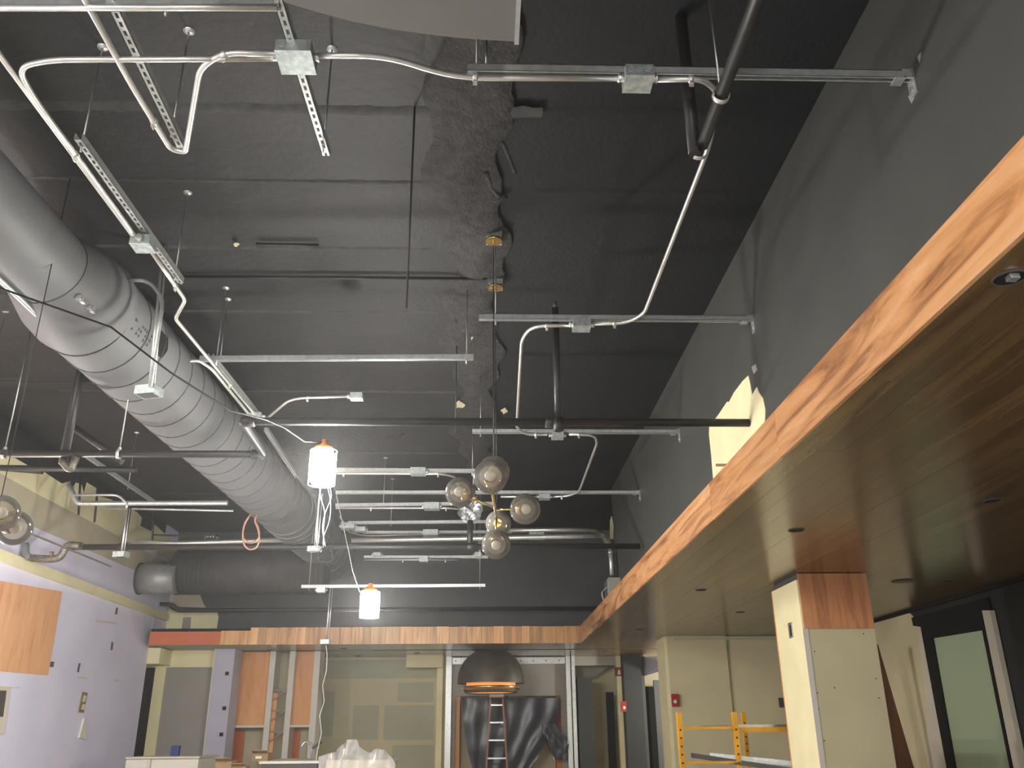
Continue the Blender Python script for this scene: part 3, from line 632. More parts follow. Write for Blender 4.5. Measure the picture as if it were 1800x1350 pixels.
def conduit(pts, lab, r=.0135, clamps=(), rad=.12, mt='emt', grp='conduits', name='conduit', cat='conduit'):
    P = fillet(pts, rad, 6); o = thing(name, lab, cat, Vector(pts[0]), grp)
    MB().tube(P, r, 12).build('tube', M[mt], o)
    for c in clamps:
        c = Vector(c); k = min(range(len(P)-1), key=lambda i: ((P[i]+P[i+1])/2-c).length)
        a, b = P[k], P[k+1]; t = max(0,min(1,(c-a).dot(b-a)/max((b-a).length_squared,1e-9))); clamp(a+(b-a)*t, b-a, o, r)
    return o
def jbox(c, lab, s=(.11,.11,.055), yaw=0, conn=((1,0),(-1,0)), mt='box', open_=False):
    c = Vector(c); rz = Matrix.Rotation(yaw,3,'Z'); X, Y = rz@Vector((1,0,0)), rz@Vector((0,1,0))
    o = thing('junction_box', lab, 'junction box', c, 'junction boxes')
    MB().obox(c, X*s[0]/2, Y*s[1]/2, UPV*s[2]/2).build('body', M[mt], o)
    if open_: MB().obox(c-UPV*(s[2]/2+.001), X*s[0]*.40, Y*s[1]*.36, UPV*.001).build('opening', M['darkgap'], o)
    else: MB().obox(c-UPV*(s[2]/2+.002), X*s[0]*.51, Y*s[1]*.51, UPV*.0018).build('cover', M[mt], o)
    for k in (-1,0,1):
        MB().lathe(c - Y*(s[1]/2) + X*k*s[0]*.3, -Y, [(.013,0),(.013,.0015),(.010,.0015),(.010,.0005),(0,.0005)], 14, False).build('knockout', M['galv'], o)
    for cx_, cy_ in conn:
        dd = X*cx_ + Y*cy_; hh = s[0]/2 if cx_ else s[1]/2
        MB().tube([c+dd*hh, c+dd*(hh+.028)], .018, 12).lathe(c+dd*(hh+.018), dd, [(.022,0),(.022,.006),(.015,.006)], 10, False).build('connector', M['emt'], o)
    return o

ZT = 4.45
# --- struts crossing to the right wall
def rstrut(p0, p1, lab, rods=()):
    a = az(*p0,ZT); b = ax(*p1,XR); b.z = ZT; b.y = a.y = (a.y+b.y)/2
    o = strut(a, b, lab, rods=rods)
    m = MB().box((XR-.09,b.y-.03,b.z-.03),(XR-.04,b.y+.03,b.z-.024)); m.box((XR-.006,b.y-.03,b.z-.11),(XR,b.y+.03,b.z+.03)).box((XR-.05,b.y-.03,b.z-.03),(XR-.004,b.y-.024,b.z+.02)); m.build('wall_bracket', M['galv'], o)
    MB().lathe((XR-.006,b.y,b.z-.075),(-1,0,0),[(0,.008),(.012,.007),(.012,0)],6,False).build('bolt', M['alu'], o)
    return a.y
YR1 = rstrut((822,124),(1600,124),'strut channel crossing to the black wall nearest the camera, at the top of the picture',(.02,))
YR2 = rstrut((842,560),(1325,563),'strut channel crossing to the black wall at the brass canopies',(.06,))
YR3 = rstrut((830,757),(1193,758),'strut channel crossing to the black wall just below the long black pipe',(.04,))
YR4 = rstrut((590,866),(1125,868),'strut channel crossing to the black wall behind the globe chandelier',(.45,))
# --- left struts along the room
strut(az(168,-60,4.47),az(322,262,4.47),'slotted strut channel at upper left with the conduit looping around its lower end',True,(.85,),)
strut(az(488,-10,4.47),az(574,268,4.47),'slotted strut channel passing through the large junction box at top centre',True,(.93,))
strut(az(138,240,4.47),az(318,493,4.47),'long left strut channel carrying two conduits above the grey duct',True,(.03,.93))
strut(az(370,625,4.47),az(458,735,4.47),'brightly lit strut channel between the duct and the nearer work light',True,(.15,))
strut(az(468,755,4.47),az(522,838,4.47),'strut channel just left of the nearer work light, behind the black pipe')
strut(az(146,797,4.44),az(270,882,4.44),'strut channel at far left crossing behind the black pipes',False,(.6,))
strut(az(-30,8,ZT),az(492,8,ZT),'strut channel along the top left edge of the picture',False,(.62,))
strut(az(352,631,ZT),az(832,628,ZT),'strut channel with bright glare, ending at the rough strip above the black pipe',False,(.06,.975))
strut(az(-40,667,ZT),az(178,668,ZT),'dull strut channel at the left edge passing behind the duct',False,(.1,),mt='darkpaint')
strut(az(583,826,ZT),az(838,828,ZT),'strut channel just right of the nearer work light, above the others',False,(.97,))
strut(az(590,888,ZT),az(870,885,ZT),'strut channel behind the left chandelier globe',False,(.3,))
strut(az(612,919,ZT),az(862,917,ZT),'strut channel, fourth row up from the far work light',False,(.3,))
strut(az(638,936,ZT),az(900,935,ZT),'strut channel just above the thick pale conduit',False,(.75,))
strut(ay(640,979,14.2),ay(858,979,14.2),'strut channel below the thick black pipe, near the bottom chandelier globe',False,(.92,))
strut(ay(530,1031,12.6),ay(853,1029,12.6),'lowest strut channel, hung on long rods above the far work light',False,(.04,.97))
# --- conduits
b1 = az(521,100,4.42)
jbox(b1,'large junction box on the slotted strut at top centre',(.155,.15,.06))
conduit([az(492,95),az(395,92),az(352,118),az(338,200),az(326,268),az(300,262),az(230,148),az(118,-60)],'conduit looping down around the end of the slotted strut at upper left',clamps=(az(272,214),az(392,92)),rad=.16,r=.0145)
conduit([az(492,103),az(90,105),az(30,118),az(60,172),az(235,412)],'conduit running from the large junction box left and turning down along the long strut',clamps=(az(147,272),),rad=.2)
conduit([az(-60,10),az(0,98),az(232,412)],'leftmost conduit beside the long left strut',rad=.1)
b2 = az(252,428,4.41); yaw = -.0
jbox(b2,'junction box on the long left strut above the duct',(.12,.12,.06),0,((0,-1),(0,1)))
conduit([az(265,440),az(308,502),az(326,527),az(308,560),az(362,625),az(448,728)],'kinked bright conduit stepping from the long left strut down to the lit strut',clamps=(az(308,503),az(405,676)),rad=.05)
conduit([az(335,634),az(350,634),az(372,648),az(446,738)],'second lit conduit left of the bright strut',rad=.1)
jbox(az(449,733,4.40),'junction box at the lower end of the brightly lit strut',(.13,.12,.06),0,((1,0),(0,-1)))
conduit([az(470,735),az(512,700),az(612,697)],'offset conduit rising right from the box by the duct to a small box',clamps=(az(552,697),),rad=.15,r=.012)
jbox(az(627,697,4.42),'small box at the end of the offset conduit above the nearer work light',(.11,.09,.05),0,((-1,0),),mt='box')
conduit([az(558,98),az(675,97),az(800,137),az(1092,138)],'offset conduit from the large junction box right to the clear lidded box',clamps=(az(835,138),),rad=.3)
conduit([az(-30,13,4.41),az(488,13,4.41)],'straight conduit under the strut along the top left edge')
jbox(az(1121,138,4.41),'junction box with pale cover on the nearest strut to the black wall',(.13,.12,.06))
conduit([az(1150,140),az(1236,139),az(1262,162),az(1250,248),az(1132,552),az(1100,568),az(1042,569)],'long conduit bending under the black pipes and running down to the strut by the canopies',clamps=(az(1206,139),az(1075,568)),rad=.2)
jbox(az(1022,571,4.41),'junction box on the strut by the brass canopies',(.13,.12,.06))
conduit([az(1003,572),az(935,573),az(917,596),az(908,752),az(925,764),az(962,764)],'conduit turning down from the canopy strut to the strut under the black pipe',clamps=(az(969,572),az(942,764)),rad=.14)
jbox(az(980,765,4.41),'junction box half hidden behind the vertical black pipe end',(.12,.12,.06))
conduit([az(1000,763),az(1045,765),az(1050,778),az(1018,864),az(1000,872),az(970,873)],'conduit turning down from the box under the black pipe to the strut behind the chandelier',clamps=(az(1018,763),az(987,872)),rad=.14)
jbox(az(957,873,4.41),'junction box right of the right hand chandelier globe',(.14,.12,.06))
conduit([az(942,873),az(880,873)],'short conduit between the right chandelier globe and its box')
conduit([az(590,832),az(778,833),az(800,838),az(812,870)],'conduit under the strut right of the nearer work light',clamps=(az(604,832),az(770,833)),rad=.2)
jbox(az(735,829,4.41),'junction box on the strut above the left chandelier globe',(.17,.13,.07))
conduit([az(590,893),az(800,893),az(826,900)],'conduit under the strut behind the left chandelier globe',clamps=(az(652,893),az(784,893)),rad=.2)
jbox(az(759,890,4.41),'junction box on the strut left of the crumpled foil',(.20,.14,.08))
conduit([az(598,908,4.4),az(612,935,4.4),az(640,942,4.4),az(755,939,4.4)],'thin bent conduit joining the lit elbow to the box over the thick pale conduit',r=.011,rad=.3)
jbox(az(757,937,4.41),'junction box just above the thick pale conduit',(.22,.16,.08))
jbox(az(612,925,4.41),'pale box at the left end of the bent conduit beyond the duct end',(.2,.16,.08))
jbox(az(632,931,4.40),'small dull box beside the bend beyond the duct end',(.18,.14,.06))
conduit([az(618,950,4.25),az(800,947,4.25),az(1045,942,4.25),ax(1062,942,XR-.10),ax(1072,955,XR-.10),ax(1076,1012,XR-.10)],'thick pale conduit crossing the room and turning down the black wall',r=.035,rad=.5,clamps=(ax(1075,962,XR-.1),))
conduit([az(895,932,4.4),az(1035,931,4.4),ax(1058,936,XR-.04),ax(1068,960,XR-.04)],'grey conduit above the thick pale one bending down at the wall',r=.03,rad=.5)
jbox(az(943,942,4.32),'junction box on the grey conduit below the right chandelier globe',(.22,.16,.09))
jbox(ay(745,983,14.1),'junction box on the strut below the thick black pipe',(.14,.13,.09))
conduit([ay(640,984,14.1),ay(805,984,14.1)],'conduit under the strut below the thick black pipe',clamps=(ay(708,984,14.1),ay(783,984,14.1)))
jbox(ay(840,975,14.15),'small flat box on the strut end beside the bottom chandelier globe',(.10,.12,.07))
jbox(ay(663,975,14.15),'small box on the strut behind the duct end cap',(.12,.1,.06))
conduit([ay(222,492,5.78),ay(262,493,5.78),ay(287,525,5.78),ay(264,680,5.78)],'dull grey conduit curving out from behind the duct',rad=.25,r=.015,mt='galv')
conduit([az(320,486,5.07),az(856,490,5.07)],'thin black conduit fixed straight across the ceiling to the second canopy',r=.013,mt='darkpaint')
conduit([az(450,429,5.07),az(560,431,5.07)],'short painted conduit stub on the ceiling above the thin black conduit',r=.012,mt='darkpaint')
# small hung ceiling items
def vrod(ptop, pbot, ytop, lab, r=.005, mt='rod', cat='rod'):
    a = az(*ptop, ZC) if ytop is None else ay(*ptop, ytop); b = ay(*pbot, a.y)
    b.x = a.x; o = MB().tube([a,b], r, 8).build('hanging_rod', M[mt]); tag(o, lab, cat, 'loose hanging rods'); return a, b
vrod((729,188),(740,543),None,'long thin dull rod hanging from the ceiling left of the rough strip',.006,'darkpaint')
vrod((803,603),(800,762),None,'dark rod hanging at the rough strip above the left chandelier globe',.006,'darkpaint')
a, b = vrod((855,72),(851,112),3.3,'short bright rod hanging below the curved grey duct shoulder',.006)
# drops with boxes
def drop(ptop, pbox, y, lab1, lab2, w_=.15, tall=None, open_=True):
    a = ay(*ptop, y); b = ay(*pbox, y); b.x = a.x if tall else b.x
    conduit([a, b+UPV*.03], lab1, r=.010, rad=.02, grp='drop conduits')
    o = conduit([a+Vector((.03,0,0)), b+UPV*.03+Vector((.03,0,0))], lab1.replace('drop', 'second drop'), r=.006, rad=.02, mt='galv', grp='drop conduits')
    jbox(b, lab2, (w_, w_*.75, w_*.42), -.25, (), open_=open_)
a0 = az(287,430,ZC)
drop((287,430),(262,688),a0.y,'long drop conduit hanging in front of the duct','open steel box hanging in front of the spiral duct',.155)
drop((562,868),(553,965),8.9,'drop conduit hanging below the nearer work light','small steel box at the end of the drop below the nearer work light',.12)
drop((581,1034),(573,1128),12.6,'drop conduit hanging in front of the back fascia','white steel box hanging in front of the back fascia',.125,open_=False)
jbox(ay(565,1037,12.6),'small box on the lowest strut beside the fascia drop',(.12,.11,.07))
drop((224,893),(213,975),10.4,'drop conduit hanging beside the black pipe at left','open steel box hanging in front of the lavender wall',.15)
wi = MB().tube([ay(x,y,12.6) for x,y in ((573,1135),(575,1150),(574,1178),(567,1205),(570,1232),(562,1258),(565,1288),(558,1320),(553,1352))],.006,6).build('hanging_wire', M['whitewire']); tag(wi,'thin white wire dangling from the hanging white box down to the worktable','wire')
conduit([ay(130,870,10.2),ay(208,870,10.2),ay(224,886,10.2),ay(222,893,10.2)],'thin conduit curving over to the left drop',r=.014,rad=.3,mt='galv')
conduit([ay(120,850,10.6),ay(136,885,10.6),ay(400,884,10.6)],'long dull pipe crossing at left below the cream wall',r=.03,rad=.05,mt='galv')
conduit([ay(185,893,11),ay(410,898,11)],'thin dull conduit just below the long dull pipe at left',r=.014,mt='galv')
conduit([ay(270,940,13.5),ay(365,944,13.5)],'thin conduit on the black wall left of the hanging copper loops',r=.014,mt='darkpaint')
conduit([ay(240,952,13.0),ay(310,955,13.0),ay(508,949,13.0)],'long pale conduit crossing behind the copper loops',r=.035,mt='emt')
jbox(ay(372,945,13.4),'dark box on the thin conduit left of the hanging copper loops',(.14,.12,.1),mt='darkpaint')
for k,(pts,lab) in enumerate((([(0,823),(75,829)],'short black bar at the left edge above the cream wall'),([(142,830),(138,905)],'upper short black hanger bar over the cream wall'),([(172,855),(166,918)],'right short black hanger bar over the cream wall'),([(270,900),(268,950)],'black hanger bar beside the scalloped black paint'))):
    y=9.5 if k==0 else 11.5 if k<3 else 13.6
    o=MB().tube([ay(x,yy_,y) for x,yy_ in pts],.03 if k==0 else .016,8).build('hanger_bar', M['pipe']); tag(o,lab,'hanger')

# --- black sprinkler pipes
def pipe(pts, lab, r=.030, rad=.07, fit=(), mt='pipe', cat='pipe'):
    o = thing('black_pipe', lab, cat, Vector(pts[0]), 'black sprinkler pipes')
    MB().tube(fillet(pts, rad, 5), r, 16).build('tube', M[mt], o)
    for p, d in fit:
        d = Vector(d).normalized(); p = Vector(p); MB().tube([p-d*.05,p-d*.045,p+d*.045,p+d*.05],[r+.002,r+.012,r+.012,r+.002],16).build('fitting', M[mt], o)
    return o
def ring(c, d, lab, r=.036):
    d = Vector(d).normalized(); o = thing('pipe_hanger', lab, 'pipe hanger', Vector(c), 'pipe hangers')
    m = MB().lathe(Vector(c)-d*.012, d, [(r,0),(r,.024),(r+.004,.024),(r+.004,0),(r,0)], 20); m.build('ring', M['emt'], o)
    c = Vector(c); MB().tube([c+UPV*r, Vector((c.x,c.y,ZC))], .005, 8).build('hanger_rod', M['rod'], o)
    MB().lathe(c+UPV*(r+.0),(0,0,1),[(.014,0),(.014,.02),(.006,.02)],6,False).build('nut', M['rod'], o)
ZP = 3.75
y6 = az(900,742,ZP).y; xl6 = az(428,745,ZP).x; y7 = az(200,798,ZP).y
pipe([(XR-.01,y6,ZP),(xl6,y6,ZP),(az(462,796,ZP).x,y7,ZP),(-6.5+1.0,y7,ZP)],'long black pipe crossing the whole room and jogging under the duct',rad=.05,fit=(((xl6+.05,y6,ZP),(1,0,0)),((az(462,796,ZP).x-.05,y7,ZP),(1,0,0)),((az(970,742,ZP).x,y6,ZP),(1,0,0))))
v3 = az(976,540,5.0); xv3 = az(980,742,ZP).x+.005
pipe([(xv3,y6-.03,ay(976,545,y6).z),(xv3,y6-.03,ZP-.06)],'vertical black pipe dropping from the ceiling to the long black pipe',r=.027,fit=(((xv3,y6-.03,ZP-.03),(0,0,1)),))
tp = ay(976,541,y6-.03); o = MB().tube([(xv3,y6-.03,tp.z-.02),(xv3,y6-.03,tp.z+.05)],.016,10).build('pipe_nipple', M['rust']); tag(o,'rusty threaded end above the vertical black pipe','pipe end')
c1 = az(1244,256,4.28); c0 = az(1340,-60,4.28)
xp = (c1.x+c0.x)/2
pipe([(xp,c1.y,4.28),(xp,.9,4.28)],'black pipe running toward the camera at top right',r=.030)
pipe([(xp-.035,c1.y+.02,4.24),(xp-.035,c1.y+.02,ZC+.02)],'upright black pipe rising from the clamp ring at top right',r=.032)
ring((xp,az(1275,168,4.28).y,4.28),(0,1,0),'pale ring hanger around the sloping black pipe below the nearest wall strut')
ring((xp-.01,c1.y+.04,4.28),(0,1,0),'pale ring hanger where the two top right black pipes meet',.045)
y11 = az(600,961,ZP).y
pipe([(XR-.05,y11,ZP),(az(112,960,ZP).x,y11,ZP)],'second long black pipe crossing behind the chandelier near the duct end',r=.036,fit=(((az(213,960,ZP).x,y11,ZP),(1,0,0)),((az(828,960,ZP).x,y11,ZP),(1,0,0))))
xr_ = az(213,960,ZP).x
pipe([(xr_,y11,ZP),(xr_,y11,ay(222,890,y11).z)],'short black riser standing on the second long black pipe at left',r=.03)
pipe([(az(826,960,ZP).x,y11,ZP),(az(826,960,ZP).x,y11,ay(826,915,y11).z)],'short black riser below the crumpled foil',r=.036)
rf = thing('rusty_pipe_elbows', 'dull galvanised elbows ending the second long black pipe by the lavender wall', 'pipe fitting', az(112,960,ZP))
e0 = az(112,960,ZP); MB().tube(fillet([az(143,960,ZP),ay(118,957,y11),ay(106,980,y11),ay(92,983,y11),ay(55,981,y11)],.12),.045,12).build('elbow', M['rust'], rf)
MB().tube([ay(90,983,y11),ay(91,970,y11)],.025,10).build('valve', M['copper'], rf)
MB().tube(fillet([ay(55,981,y11),ay(45,975,y11),ay(44,955,y11)],.1),.04,12).build('down_elbow', M['duct'], rf)
pipe([ay(300,1066,15.7),ay(312,1073,15.7),(XR+.2,15.7,ay(600,1071,15.7).z)],'farthest black pipe running low along the upper back wall',r=.036,rad=.1)
pipe([(XL+.02,15.6,ay(285,1062,15.6).z),ay(302,1062,15.6),ay(314,1072,15.6)],'short black elbow at the left end of the farthest pipe',r=.036,rad=.1)
xq = ay(122,740,y7).x
pipe([(xq,y7+.03,ZP-.08),(xq,y7+.03,ZC)],'upright black pipe at the left edge crossing behind the duct level',r=.036)
o = MB().tube(fillet([Vector((xq,y7,ZP-.06)),ay(117,820,y7),ay(124,826,y7),ay(134,803,y7)],.05),.03,10).build('return_elbow', M['rust']); tag(o,'dull pale return elbow under the upright black pipe at left','pipe fitting')
pipe([ay(128,750,7.6),ay(215,812,7.6)],'sloping black brace between the left upright pipe and the jogging pipe',r=.03)
pipe([ay(-20,822,8.6),ay(240,826,8.6)],'black pipe at the left edge just below the jogging pipe',r=.03)
pipe([ay(-20,795,6.3),ay(12,795,6.3)],'black pipe stub entering at the far left edge',r=.02)
ring((az(8,798,ZP).x,y7,ZP),(1,0,0),'ring hanger on the jogging pipe at the left edge')
ring((az(209,798,ZP).x,y7,ZP),(1,0,0),'ring hanger on the jogging pipe left of the duct')

conduit([az(-60,440,4.3),az(0,492,4.3),az(72,560,4.3),az(112,590,4.3)],'dull conduit running along the lower left side of the duct',mt='galv',r=.018)
# --- spiral duct
def L3(a, b, t): return a+(b-a)*t
dz = 4.60
dA, dB = az(143,532,dz), az(588,980,dz)
dd_ = (dB-dA).normalized()
RD = .378
du = thing('spiral_duct', 'large grey spiral duct running down the left of the room', 'duct', dA)
MB().tube([dA, dB], RD, 64, False).build('spiral_section', M['duct'], du)
n_turn = 34; Ld = (dB-dA).length; u_ = dd_.orthogonal().normalized(); v_ = dd_.cross(u_)
for a_, b_, nt, r_ in ((.0, .60, 19, RD+.003), (.66, .90, 16, RD+.003)):
    m = MB(); pts = []
    for k in range(nt*28+1):
        t = a_+(b_-a_)*k/(nt*28); an = 2*math.pi*k/28; pts.append(dA+dd_*Ld*t+(u_*math.cos(an)+v_*math.sin(an))*r_)
    m.tube(pts, .0065, 4).build('spiral_seam', M['seam'] if a_ < .5 else M['duct'], du)
for t, w_ in ((.63,.02),(.655,.02),(.93,.03)): MB().tube([dA+dd_*Ld*t, dA+dd_*(Ld*t+.05)], RD+.012, 48).build('collar', M['duct'] if t<.9 else M['seam'], du)
MB().tube([dB-dd_*.02, dB+dd_*1.0, dB+dd_*1.05], [RD-.01,RD-.01,RD-.03], 48).build('end_cap', M['duct'], du, 'smooth capped end section')
dN = az(-120,300,dz-.0)
n0 = dA-dd_*.05
MB().tube([dA+dd_*.06, dA, dA-dd_*.18, dA-dd_*.55], [RD+.012,RD+.02,RD+.005,.29], 48, False).build('reducer', M['duct'], du, 'smooth tapering reducer')
MB().tube([dA-dd_*.5, dA-dd_*4.2], .285, 48, False).build('smooth_section', M['duct'], du, 'smooth near section')
# printed label on duct, access opening, hanger lugs
cdk = ay(282,605,(dA+dd_*1.4).y)
sideP = lambda t, ang, r_: dA+dd_*t+(Vector((1,0,0))*math.cos(ang)-UPV*math.sin(ang))*r_
TM, AM, TH, AH = .12, .22, .62, .15
for (t, ang, l1, l2, nm, mm) in ((TM,AM,.17,.10,'printed_marking','seam'),(TH,AH,.10,.09,'access_hole','blackflat')):
    if nm == 'printed_marking':
        m = MB()
        for i_ in range(8):
            for j_ in range(3):
                if R.random() < .8:
                    c = sideP(t+i_*.042, ang+.10*j_, RD+.0035); tn = Vector((-math.sin(ang+.10*j_),0,-math.cos(ang+.10*j_))); m.obox(c, dd_*R.uniform(.008,.016), tn*R.uniform(.008,.014), dd_.cross(tn)*.001)
        m.build(nm, M[mm], du)
    else:
        g = MB(); g.grid(8, 6, lambda u, v: sideP(t+.22*(u-.5)*(1-.3*abs(2*v-1)), ang+.5*(v-.5), RD+.004)); g.build(nm, M[mm], du, 'dark oval opening')
for t, nm in ((-.46,'hanger_lug'),(-.34,'hanger_lug')):
    c = sideP(t,.72,.315+(.02 if t>-.4 else 0)); MB().obox(c,dd_*.035,Vector((0,0,1))*.015,Vector((1,0,0))*.02).obox(c+Vector((.02,0,-.01)),dd_*.018,Vector((0,0,1))*.02,Vector((1,0,0))*.012).build(nm, M['emt'], du)
# black side duct and bare stub in back corner
bd = thing('black_side_duct', 'black painted round duct lying across the back wall', 'duct', ay(320,1005,15.55))
q0, q1 = ay(311,1006,14.75), ay(575,1004,14.75); q1.z = q0.z; q1.y = q0.y
MB().tube([q0,q1],.365,40).build('tube', M['ductblack'], bd)
m = MB()
for k in range(34):
    p = L3(q0,q1,k/34+.01); m.tube([p-Vector((.005,0,0)),p+Vector((.005,0,0))],.369,32,False)
m.build('corrugation', M['ductblack'], bd)['kind'] = 'stuff'
ds = thing('bare_duct_stub', 'bare silver duct stub entering the lavender wall at the far left corner', 'duct', ay(280,1018,15.3))
s0, s1 = ay(250,1018,14.55), ay(312,1017,14.55); s0.x = XL+.005; s0.z = s1.z
MB().tube([s0,s1],.24,40).build('tube', M['ductraw'], ds)
MB().tube([s0,s0+Vector((.025,0,0))],.255,40).build('collar', M['seam'], ds)

# --- curved sheet metal shoulder at the top
sh = thing('duct_shoulder', 'grey curved sheet metal duct shoulder hanging into the top of the picture', 'duct', az(760,0,3.95))
arc = [(470,-40),(500,4),(560,22),(620,38),(680,50),(740,59),(800,66),(850,70),(905,73)]
P = [az(x,y,3.95) for x,y in arc]; P += [Vector((P[-1].x, P[-1].y-.9, 3.95)), Vector((P[0].x, P[-1].y-.9, 3.95))]
MB().prism(P, (0,0,.5)).build('panel', M['sheet'], sh)
e = az(906,73,3.95); MB().box((e.x-.004,e.y-.9,3.935),(e.x+.012,e.y,4.3)).build('edge_strip', M['alu'], sh, 'bright folded edge')
for k in range(4): c = az(700+60*k,30,3.949)
# --- globe chandelier
def globe(parent, c, r, arm_from, tilt):
    c = Vector(c)
    MB().sphere(c, r, 36, 20).build('glass_globe', M['globe'], parent)
    g = parent.children[-1] if False else None
    d = (c-Vector(arm_from)).normalized()
    MB().tube([c-d*(r+.012), c-d*(r-.012)], .030, 20).build('brass_collar', M['brass'], parent)
    MB().tube([c-d*(r-.012), c-d*.025], .020, 16).build('lamp_holder', M['darkgap'], parent)
    MB().lathe(c, d, [(.020,-.06),(.036,-.055),(.038,-.02),(.035,-.018),(.033,-.05)], 20).build('brass_cup', M['brass'], parent)
    MB().sphere(c+d*.008, .032, 20, 12).build('bulb', M['bulb'], parent)
def along(px, py, d): return EYE + ray(px,py).normalized()*d
def chandelier(lab, loc, globes, bar, canopies, wires):
    o = thing('globe_chandelier', lab, 'chandelier', Vector(loc))
    MB().tube(bar, .008, 10).build('bar', M['brass'], o)
    for c, fr_, r in globes:
        globe(o, c, r, fr_, 0); MB().tube([fr_, Vector(c)+(Vector(fr_)-Vector(c)).normalized()*r], .006, 10).build('arm', M['brass'], o)
    for a, b in wires: MB().tube([a,b], .003, 6).build('wire', M['black'], o)
    return o
g = {'n': along(862,838,5.0), 't': along(868,829,5.35), 'l': along(809,865,5.7), 'r': along(923,895,5.6), 'b': along(876,920,6.7), 'd': along(872,957,5.95)}
barA = Vector((g['n'].x+.01, 5.0, g['n'].z+.02)); 
ba, bb = along(866,868,5.1), along(874,918,6.5)
mid = L3(ba,bb,.35); hang = L3(ba,bb,.5)
cy = az(868,423,ZC-.06).y; cy2 = az(871,505,ZC-.06).y
ch = chandelier('smoked glass globe chandelier with six globes on brass arms hanging at centre', mid,
  [(g['n'],ba,.098),(g['t'],L3(ba,bb,.22),.098),(g['l'],L3(ba,bb,.45),.098),(g['r'],L3(ba,bb,.5),.098),(g['b'],bb,.098),(g['d'],L3(ba,bb,.75),.098)], [ba,bb], None,
  [((mid.x,mid.y,mid.z),(.07,cy,ZC-.09)),((hang.x+.012,hang.y,hang.z),(.09,cy2,ZC-.08)),((hang.x-.01,hang.y+.02,hang.z),(.075,cy2,ZC-.08))])
for (px, py, lab) in ((868,425,'nearer brass ceiling canopy with cross line, on the rough strip'),(871,507,'farther brass ceiling canopy at the end of the thin black conduit')):
    c = az(px, py, ZC-.085); o = thing('brass_canopy', lab, 'ceiling canopy', c, 'brass canopies')
    MB().lathe(c,(0,0,1),[(0,0),(.062,0),(.064,.004),(.062,.016),(0,.016)],28,False).build('plate', M['brass'], o)
    MB().box(c+Vector((-.06,-.004,-.003)),c+Vector((.06,.004,0))).build('cross_bar', M['brass'], o)
    MB().lathe(c,(0,0,-1),[(.008,0),(.008,.02),(.0,.02)],10).build('cable_grip', M['brass'], o)
    MB().tube([c+Vector((-.02,-.03,.016)),c+Vector((-.02,-.03,.05))],.006,8).build('screw_post', M['brass'], o)
    jb = thing('ceiling_box', 'square steel ceiling box above the '+('nearer' if py==425 else 'farther')+' brass canopy', 'junction box', c+Vector((0,.02,.02)))
    MB().box(c+Vector((-.055,-.035,.03)),c+Vector((.06,.10,.075))).build('body', M['box'], jb)
    MB().lathe(c+Vector((.0,.03,.03)),(0,0,-1),[(.014,0),(.014,.002),(.0,.002)],14,False).build('knockout', M['galv'], jb)
dc1, dc2 = ay(865,520,6.2), ay(868,800,6.2)
# second fixture at the left edge
g1, g2 = along(2,902,5.6), along(25,928,5.75)
bl_, br_ = along(8,915,5.7), None
t0 = az(50,936,3.03); t1_ = az(195,996,3.03)
ch2 = thing('globe_chandelier', 'partly cut off chandelier with two glass globes at the left edge', 'chandelier', t0)
hub = (g1+g2)/2+Vector((-.13,.12,0))
for c in (g1, g2): globe(ch2, c, .098, hub, 0); MB().tube([hub, c+(hub-c).normalized()*.098], .006, 8).build('arm', M['brass'], ch2)
MB().sphere(hub, .03).build('hub', M['brass'], ch2)
MB().tube([hub, Vector((hub.x,hub.y,ZC))], .003, 6).build('wire', M['black'], ch2)
MB().tube([t0, t1_], .008, 8).build('boom', M['bronze'], ch2, 'thin dark straight boom')
# crumpled foil
fo = MB(); fc_ = ay(826,897,y11+.2)
def foil(u, v):
    a = 2*math.pi*u; b = math.pi*v; r_ = .13*(1+.35*math.sin(7*a+3*v*9)*math.sin(b)+R.uniform(-.12,.12)*math.sin(b)*(0 if u in (0,1) else 1))
    return fc_+Vector((r_*math.sin(b)*math.cos(a), r_*.5*math.sin(b)*math.sin(a), .17*math.cos(b)*-1))
tag(fo.grid(22,14,foil,False).build('crumpled_foil', M['alu']), 'crumpled silver foil wrap hanging behind the chandelier', 'foil')
# electrical box at the far end of the black wall
eb = thing('electrical_cabinet', 'grey electrical cabinet with dangling wires on the far end of the black wall', 'electrical box', (XR-.1,12.9,ZF))
p = ax(1085,1015,XR); MB().box((XR-.17,12.75,ZF-.01),(XR,13.14,ay(1075,1015,12.75).z)).build('body', M['grey'], eb)
MB().box((XR-.185,12.77,ZF-.01),(XR-.17,13.12,ay(1075,1018,12.75).z)).build('inner_frame', M['alu'], eb)
zc_ = ay(1075,1030,12.75).z
for k in range(3): MB().tube(fillet([Vector((XR-.18,12.8+.08*k,zc_)),Vector((XR-.28,12.75+.05*k,zc_-.08)),Vector((XR-.26,12.72,zc_-.22)),Vector((XR-.18,12.8,zc_-.28))],.08),.004,6).build('loose_wire', M['whitewire'] if k<2 else M['copper'], eb)

